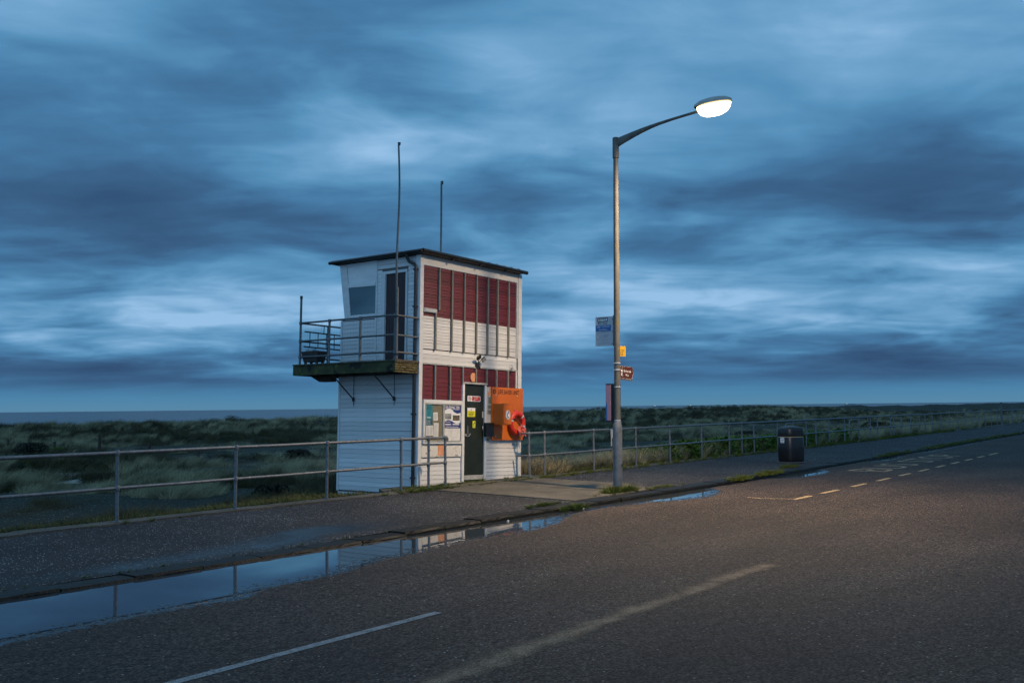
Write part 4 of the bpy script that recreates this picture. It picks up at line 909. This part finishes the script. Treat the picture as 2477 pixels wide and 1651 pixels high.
b.build('walking_figure', WPRINT, fs)
MB().box(.0, .46, -.012, .012, -.022, -.004).build('edge_channel', GALVD, fs)
# timetable case
tt = sign_at('timetable_case', 'tall black timetable case with a pink poster face behind the lamp post', .115, .130, 1.43, .04, 'timetable case')
MB().box(-.215, .215, -.03, .10, 0, .80).build('case', BLACK, tt, bevel=.006)
MB().box(-.223, -.216, -.02, .090, .03, .77).build('poster_face', PINK, tt)
MB().box(-.227, -.223, .06, .090, .03, .40).build('print_band', BLUEP, tt)

# ------------------------------------------------------------------ litter bin
bn = thing('litter_bin', 'black rounded litter bin with white sticker standing on the pavement', 'litter bin', loc=(31.1, 12.02, -.066), rot=(0, 0, math.radians(-28)))
def sq(h, z, r, n=6): return rrect(h, h, z, r, n)
b = MB(); b.loft([sq(.285,0,.13), sq(.30,.03,.14), sq(.312,.10,.15), sq(.318,.40,.15), sq(.312,.74,.15), sq(.305,.755,.15)]); b.build('body', BINM, bn, smooth=True)
MB().loft([sq(.309,.752,.15), sq(.309,.772,.15)]).build('gold_band', GOLD, bn, smooth=True)
b = MB(); b.loft([sq(.315,.775,.15), sq(.320,.80,.15), sq(.315,.98,.15), sq(.295,1.03,.15), sq(.24,1.065,.14), sq(.14,1.085,.10), sq(.05,1.09,.04)]); hd_ = b.build('hood', BINM, bn, smooth=True)
MB().box(-.20,.20,-.322,-.315,.80,.955).build('slot', INK, hd_, bevel=.01)
MB().box(.314,.322,-.18,.18,.80,.955).build('slot', INK, hd_, bevel=.01)
b = MB(); b.prism([(-.09,.755),(.13,.755),(.10,.715),(.02,.692),(-.06,.715)], lambda y, z: (.318, y, z), lambda y, z: (.334, y, z)); b.build('stub_plate', SILVER, bn)
q = MB().box(-.325,-.316,-.075,.085,.585,.745).build('sticker', WPRINT, bn)
b = MB(); b.prism([(-.05,.665),(-.01,.640),(.0,.655),(-.02,.675)], lambda y, z: (-.327, -y, z), lambda y, z: (-.325, -y, z)); b.prism([(.02,.64),(.05,.65),(.05,.70),(.03,.70)], lambda y, z: (-.327, -y, z), lambda y, z: (-.325, -y, z)); b.box(-.327,-.325,-.06,.06,.715,.728); b.box(-.327,-.325,-.05,.05,.605,.615); b.build('symbol', INK, q)
MB().box(-.30,.30,-.30,.30,-.012,.012).build('foot_plate', GALVD, bn)
bn.scale = (1.04,)*3
# slim post far down the pavement
mp_ = thing('marker_post', 'slim blue-grey metal post far along the pavement at the right', 'post', loc=(68.2, 12.9, -.05))
MB().tube([(0,0,-.05),(0,0,1.72)], .055, 10).build('post', GALVD, mp_, smooth=True); MB().tube([(0,0,1.72),(0,0,1.76)], .06, 10).build('post_cap', DARKSTEEL, mp_)

# ------------------------------------------------------------------ wooden fence posts in the dunes
fd = thing('dune_fence', 'row of dark wooden stakes with wire in the dunes behind the left railing', 'fence', loc=(0,0,0))
fpts = []
for px, D, hgt in ((22, 62, .95), (134, 56, .95), (242, 46, 1.05), (362, 45, .8), (480, 44, .75)):
    lat = (px - 1238.5)/2450*D; uu = lat*math.sin(yaw) + D*math.cos(yaw); vv = -lat*math.cos(yaw) + D*math.sin(yaw)
    z0 = float(terrain(np.array([uu]), np.array([vv]))[0]); fpts.append((uu, vv, z0, hgt))
    MB().box(uu-.05, uu+.05, vv-.05, vv+.05, z0-.3, z0+hgt).build('stake', WOOD, fd)
b = MB()
for a, c in zip(fpts[:-1], fpts[1:]):
    for k in (.5, .85): b.tube([(a[0],a[1],a[2]+a[3]*k), ((a[0]+c[0])/2,(a[1]+c[1])/2,(a[2]+c[2])/2+k-.1), (c[0],c[1],c[2]+c[3]*k)], .006, 4)
b.build('wire', DARKSTEEL, fd)

# ------------------------------------------------------------------ ships with lights on the horizon
for i, (px, D, lab) in enumerate(((1591, 5200, 'leftmost of three tiny lit ships on the sea horizon'), (1676, 5600, 'middle one of three tiny lit ships on the sea horizon'), (2053, 6000, 'rightmost tiny lit ship on the sea horizon'))):
    lat = (px - 1238.5)/2450*D; uu = lat*math.sin(yaw) + D*math.cos(yaw); vv = -lat*math.cos(yaw) + D*math.sin(yaw)
    sh = thing('ship', lab, 'ship', loc=(uu, vv, -6.9), rot=(0,0,yaw-PI/2), group='ships at anchor offshore')
    b = MB(); b.prism([(-32,1.5),(-28,-1),(26,-1),(34,3),(33,3.4),(-32,3)], lambda x, z: (x, -4, z), lambda x, z: (x, 4, z)); b.build('hull', DARKSTEEL, sh)
    MB().box(-26,-14,-3,3,3,9).build('wheelhouse', WHITE, sh); MB().box(-22,-18,-3.6,-3.1,7,8.5).build('deck_lights', SHIPL, sh)

# ------------------------------------------------------------------ vegetation
def leafmat(name, c1, c2, rough=.7, trans=.0):
    m = bpy.data.materials.new(name); m.use_nodes = True; t = m.node_tree; p = t.nodes['Principled BSDF']; p.inputs['Roughness'].default_value = rough
    oi = N('ShaderNodeObjectInfo', t); g = N('ShaderNodeNewGeometry', t); n = N('ShaderNodeTexNoise', t); n.inputs['Scale'].default_value = .35; lk(g.outputs['Position'], n.inputs['Vector'], t)
    k = mth('ADD', mth('MULTIPLY', oi.outputs['Random'], .5, tree=t), mth('MULTIPLY', n.outputs[0], .5, tree=t), tree=t)
    lk(ramp(k, [(.25, c1), (.75, c2)], t), p.inputs['Base Color'], t); p.inputs['Specular IOR Level'].default_value = .25
    return m
G_PALE = leafmat('marram_blades', (.070,.060,.030), (.40,.335,.19)); G_DULL = leafmat('dull_grass', (.024,.021,.009), (.090,.078,.032))
G_GREEN = leafmat('fresh_leaves', (.045,.100,.010), (.090,.165,.018)); G_DARK = leafmat('dark_shrub', (.018,.020,.012), (.050,.042,.024)); G_WEED = leafmat('kerb_weed', (.055,.075,.010), (.11,.13,.02))
def blade_cluster(n, h0, h1, rad, lean_, wdt, sweep=.35, segs=4, seed=1):
    rr = random.Random(seed); V = []; Fc = []
    for i in range(n):
        a = rr.uniform(0, 2*PI); r_ = rad*math.sqrt(rr.random()); x, y = r_*math.cos(a), r_*math.sin(a); H = rr.uniform(h0, h1)
        la = a + rr.uniform(-.6,.6); lx, ly = lean_*math.cos(la)*rr.uniform(.3,1) + sweep*rr.uniform(.6,1.3), lean_*math.sin(la)*rr.uniform(.3,1) + sweep*.25
        wa = rr.uniform(0, 2*PI); wx, wy = math.cos(wa)*wdt/2, math.sin(wa)*wdt/2; o = len(V)
        for s in range(segs+1):
            t_ = s/segs; px, py, pz = x + lx*H*t_**1.8, y + ly*H*t_**1.8, H*(t_ - .22*(abs(lx)+abs(ly))*t_**2.5)
            k = 1 - t_*.85; V += [(px-wx*k, py-wy*k, pz), (px+wx*k, py+wy*k, pz)]
        for s in range(segs): Fc.append((o+2*s, o+2*s+1, o+2*s+3, o+2*s+2))
    return V, Fc
def leaf_cluster(n, R, H, size, seed=1):
    rr = random.Random(seed); V = []; Fc = []
    for i in range(n):
        a = rr.uniform(0, 2*PI); q = rr.random()**.6; z = H*rr.random(); r_ = R*q*math.sqrt(max(.05, 1-(z/H)**2*.8)); c = Vector((r_*math.cos(a), r_*math.sin(a), z))
        nn = Vector((rr.uniform(-1,1), rr.uniform(-1,1), rr.uniform(.0,1.2))).normalized(); x = nn.orthogonal().normalized(); y = nn.cross(x); s = size*rr.uniform(.6,1.4); o = len(V)
        V += [c - x*s*.5, c + y*s*.32, c + x*s*.6, c - y*s*.32]; Fc.append((o,o+1,o+2,o+3))
    return V, Fc
def scatter(name, src, pts, label=None):
    """stuff object: points carry rotation and scale, geometry nodes put a plant on each"""
    me = bpy.data.meshes.new(name); pts = np.asarray(pts, np.float32); me.vertices.add(len(pts)); me.vertices.foreach_set('co', pts[:, :3].ravel().copy())
    a = me.attributes.new('rot', 'FLOAT_VECTOR', 'POINT'); a.data.foreach_set('vector', pts[:, 3:6].ravel().copy())
    a = me.attributes.new('scl', 'FLOAT_VECTOR', 'POINT'); a.data.foreach_set('vector', pts[:, 6:9].ravel().copy()); me.update()
    ob = link(name, me, kind='stuff')
    ng = bpy.data.node_groups.new(name + '_nodes', 'GeometryNodeTree')
    ng.interface.new_socket('Geometry', in_out='INPUT', socket_type='NodeSocketGeometry'); ng.interface.new_socket('Geometry', in_out='OUTPUT', socket_type='NodeSocketGeometry')
    gi = ng.nodes.new('NodeGroupInput'); go = ng.nodes.new('NodeGroupOutput'); io = ng.nodes.new('GeometryNodeInstanceOnPoints')
    oi = ng.nodes.new('GeometryNodeObjectInfo'); oi.inputs[0].default_value = src
    na = ng.nodes.new('GeometryNodeInputNamedAttribute'); na.data_type = 'FLOAT_VECTOR'; na.inputs[0].default_value = 'rot'
    nb_ = ng.nodes.new('GeometryNodeInputNamedAttribute'); nb_.data_type = 'FLOAT_VECTOR'; nb_.inputs[0].default_value = 'scl'
    L = ng.links.new; L(gi.outputs[0], io.inputs['Points']); L(oi.outputs['Geometry'], io.inputs['Instance']); L(na.outputs[0], io.inputs['Rotation']); L(nb_.outputs[0], io.inputs['Scale']); L(io.outputs[0], go.inputs[0])
    md = ob.modifiers.new('scatter', 'NODES'); md.node_group = ng; return ob
def source(name, V, Fc, mt):
    me = bpy.data.meshes.new(name); me.from_pydata([tuple(v) for v in V], [], Fc); me.materials.append(mt); me.update(); return bpy.data.objects.new(name, me)
marram_a = source('marram_tuft', *blade_cluster(80, .35, .85, .20, .55, .015, .45, seed=1), G_PALE)
marram_b = source('dull_tuft', *blade_cluster(80, .20, .55, .28, .7, .014, .25, seed=2), G_DULL)
G_TURF = leafmat('turf_blades', (.024,.030,.006), (.105,.105,.028))
turf = source('turf_tuft', *blade_cluster(40, .05, .15, .15, .8, .014, .1, 2, seed=3), G_TURF)
greenp = source('leafy_plant', *leaf_cluster(170, .26, .42, .075, seed=4), G_GREEN)
darkp = source('dark_plant', *leaf_cluster(260, .42, .5, .055, seed=5), G_DARK)
weed = source('weed_tuft', *blade_cluster(46, .05, .16, .07, .9, .010, .0, 3, seed=6), G_WEED)

def sector(Nn, r0_, r1_, a0=-36, a1=35, seed=0):
    r = np.random.default_rng(seed); rr = np.exp(r.uniform(np.log(r0_), np.log(r1_), Nn)); az = np.radians(r.uniform(a0, a1, Nn))
    D = rr*np.cos(az); lat = rr*np.sin(az); return lat*math.sin(yaw) + D*math.cos(yaw), -lat*math.cos(yaw) + D*math.sin(yaw), rr, r
def hutclear(u, v): return ~((u > 16.7) & (u < 21.2) & (v > 14.9) & (v < 18.3)) & ~((u > 15.4) & (u < 21.8) & (v < 16.0))
def pack(u, v, s, r, sz=None, tilt=.15, z=None, rotz=None):
    k = len(u); z = terrain(u, v) - .02 if z is None else z
    rz = r.uniform(-.7, .7, k) if rotz is None else rotz
    return np.stack([u, v, z, r.uniform(-tilt, tilt, k), r.uniform(-tilt, tilt, k), rz, s, s, s if sz is None else sz], -1)
# pale marram: tall behind the right railing, in drifts elsewhere
u, v, rr, r = sector(110000, 16, 230, seed=1); w = v - bend(u)
dens = vnoise(u/6, w/5, 41)*.6 + vnoise(u/2.1, w/1.9, 42)*.4
near_left = (u < 21) & (w < 27); keep = (w > 15.05) & (w < 104) & hutclear(u, v)
keep &= np.where(near_left, dens > .80, np.where((w < 22) & (u > 20), dens > .38, (dens > .44) & (vnoise(u/1.6, w/1.3, 43) > .52)))
u, v, w, rr = u[keep], v[keep], w[keep], rr[keep]; s = r.uniform(.55, 1.15, len(u)) * np.where((w < 20) & (u > 20), 1.0, .85) * np.clip(.8 + rr/250, .8, 1.2)
scatter('marram_grass', marram_a, pack(u, v, s, r))
u, v, rr, r = sector(90000, 16, 230, seed=2); w = v - bend(u)
dens = vnoise(u/6, w/5, 41)*.6 + vnoise(u/2.1, w/1.9, 42)*.4
keep = (w > 15.0) & (w < 104) & hutclear(u, v) & (dens < .62) & ~((u < 21) & (w < 24) & (dens > .46)) & (sandmask(u, v) < .4)
u, v, rr = u[keep], v[keep], rr[keep]; s = r.uniform(.5, 1.1, len(u)) * np.clip(.7 + rr/220, .7, 1.2)
scatter('rough_grass', marram_b, pack(u, v, s, r))
u, v, rr, r = sector(70000, 14.5, 60, seed=3); w = v - bend(u); keep = (w > 14.9) & (w < 45) & hutclear(u, v) & (sandmask(u, v) < .35)
u, v = u[keep], v[keep]; scatter('turf', turf, pack(u, v, r.uniform(.6, 1.9, len(u)), r))
# fresh green plants behind the right railing
r = np.random.default_rng(5); k = 420
uu = np.concatenate([r.normal(33.5, 2.4, 230), r.normal(42.5, 1.8, 120), r.uniform(29, 50, 70)]); ww = 15.1 + np.abs(r.normal(0, .8, k)); s = r.uniform(1.0, 1.9, k)
scatter('alexanders_plants', greenp, pack(uu, ww + bend(uu), s, r, rotz=r.uniform(0, 6, k)))
# dark low scrub drifts
u, v, rr, r = sector(5200, 20, 230, seed=6); w = v - bend(u); keep = (w > 16.5) & (w < 100) & hutclear(u, v) & (vnoise(u/7, w/5, 61) > .66)
u, v, rr = u[keep], v[keep], rr[keep]; s = r.uniform(.5, 1.2, len(u)) * np.clip(.6 + rr/120, .7, 1.8); scatter('dark_scrub', darkp, pack(u, v, s, r, s*.8, rotz=r.uniform(0, 6, len(u))))
# individual bushes
def bush(px, D, sc, lab, mt=G_DARK, seed=1):
    lat = (px - 1238.5)/2450*D; uu = lat*math.sin(yaw) + D*math.cos(yaw); vv = -lat*math.cos(yaw) + D*math.sin(yaw); z0 = float(terrain(np.array([uu]), np.array([vv]))[0])
    bz = thing('bush', lab, 'bush', loc=(uu, vv, z0 - .05), group='bushes in the dunes')
    V, Fc = leaf_cluster(2600, .9*sc, .75*sc, .085, seed); b = MB(); b.add(V, Fc); b.build('foliage', mt, bz)
    b = MB()
    for k in range(7): a = k*.9; b.tube([(0,0,-.1),(.25*sc*math.cos(a),.25*sc*math.sin(a),.3*sc),(.6*sc*math.cos(a),.6*sc*math.sin(a),.5*sc)], [.02,.012,.005], 5)
    b.build('stem', WOOD, bz)
bush(78, 47, 1.1, 'dark rounded bush between the two left fence stakes', seed=11); bush(142, 54, .9, 'yellow-green bush around the second fence stake', G_GREEN, 12)
bush(418, 38, .8, 'dark bush just above the left railing, between its two nearest posts', seed=13); bush(660, 25, .75, 'dark bush behind the railing just left of the hut', seed=14)
bush(720, 46, 1.0, 'dark bush further back in the dunes left of the hut wall', seed=15); bush(2115, 60, 1.5, 'broad dark bush behind the far right railing', seed=16); bush(1800, 62, 1.2, 'dark bush in the dunes left of the litter bin', seed=17)
# weeds at lamp foot, kerb and joints
r = np.random.default_rng(8)
def wpts(u0, w0, su, sw, k, s0, s1, z=.0):
    uu = r.normal(u0, su, k); ww = r.normal(w0, sw, k); return np.stack([uu, ww + bend(uu), np.full(k, z), r.uniform(-.3,.3,k), r.uniform(-.3,.3,k), r.uniform(0,6,k), *([r.uniform(s0, s1, k)]*3)], -1)
P_ = [wpts(19.05, 11.22, .24, .10, 70, .5, 1.25, -.095), wpts(19.1, 11.2, .5, .16, 60, .2, .6, -.095), wpts(16.2, 10.50, .16, .05, 30, .5, 1.0, -.17), wpts(15.9, 10.97, .25, .06, 40, .25, .6, -.10), wpts(20.6, 11.0, .4, .06, 30, .25, .6, -.09),
      wpts(24.1, 10.62, .35, .05, 50, .4, 1.0, -.13), wpts(26.0, 10.66, .45, .06, 60, .4, 1.1, -.12), wpts(28.9, 11.1, .3, .08, 26, .4, .9, -.09), wpts(38, 10.6, 1.2, .06, 50, .4, .9, -.13), wpts(47, 10.6, 3.0, .08, 90, .4, 1.0, -.12), wpts(60, 10.6, 5, .08, 120, .4, 1.1, -.12),
      wpts(16.4, 14.38, .5, .05, 60, .3, .8), wpts(17.2, 14.9, .9, .15, 90, .25, .6), wpts(21.6, 14.38, 1.3, .05, 80, .25, .6), wpts(32, 14.38, 8, .06, 260, .25, .8), wpts(9, 10.97, 3, .02, 50, .12, .3, -.15), wpts(55, 14.4, 9, .08, 300, .4, 1.3),
      wpts(26, 14.86, 4, .06, 100, .4, .9)]
scatter('kerb_weeds', weed, np.concatenate(P_))
# litter: small pale scraps in the gutter
for i, (a, c, z, lab) in enumerate(((16.35, 10.42, -.19, 'small white scrap lying in the gutter near the lamp post'), (14.0, 10.45, -.195, 'tiny pale scrap at the edge of the gutter water'), (9.1, 9.05, -.185, 'small dark stone at the edge of the long puddle'))):
    o = MB().loft([[(x*.5, y*.5, 0) for x, y in ((-.05,-.03),(.04,-.035),(.055,.02),(-.02,.04))], [(x, y, .02) for x, y in ((-.05,-.03),(.04,-.035),(.055,.02),(-.02,.04))], [(x*.4+.01, y*.4, .055) for x, y in ((-.05,-.03),(.04,-.035),(.055,.02),(-.02,.04))]]).build('litter_scrap' if i < 2 else 'stone', PAPER if i < 2 else DARKSTEEL)
    o.scale = (.5,)*3; o.location = (a, c, z); tag(o, lab, 'litter' if i < 2 else 'stone')
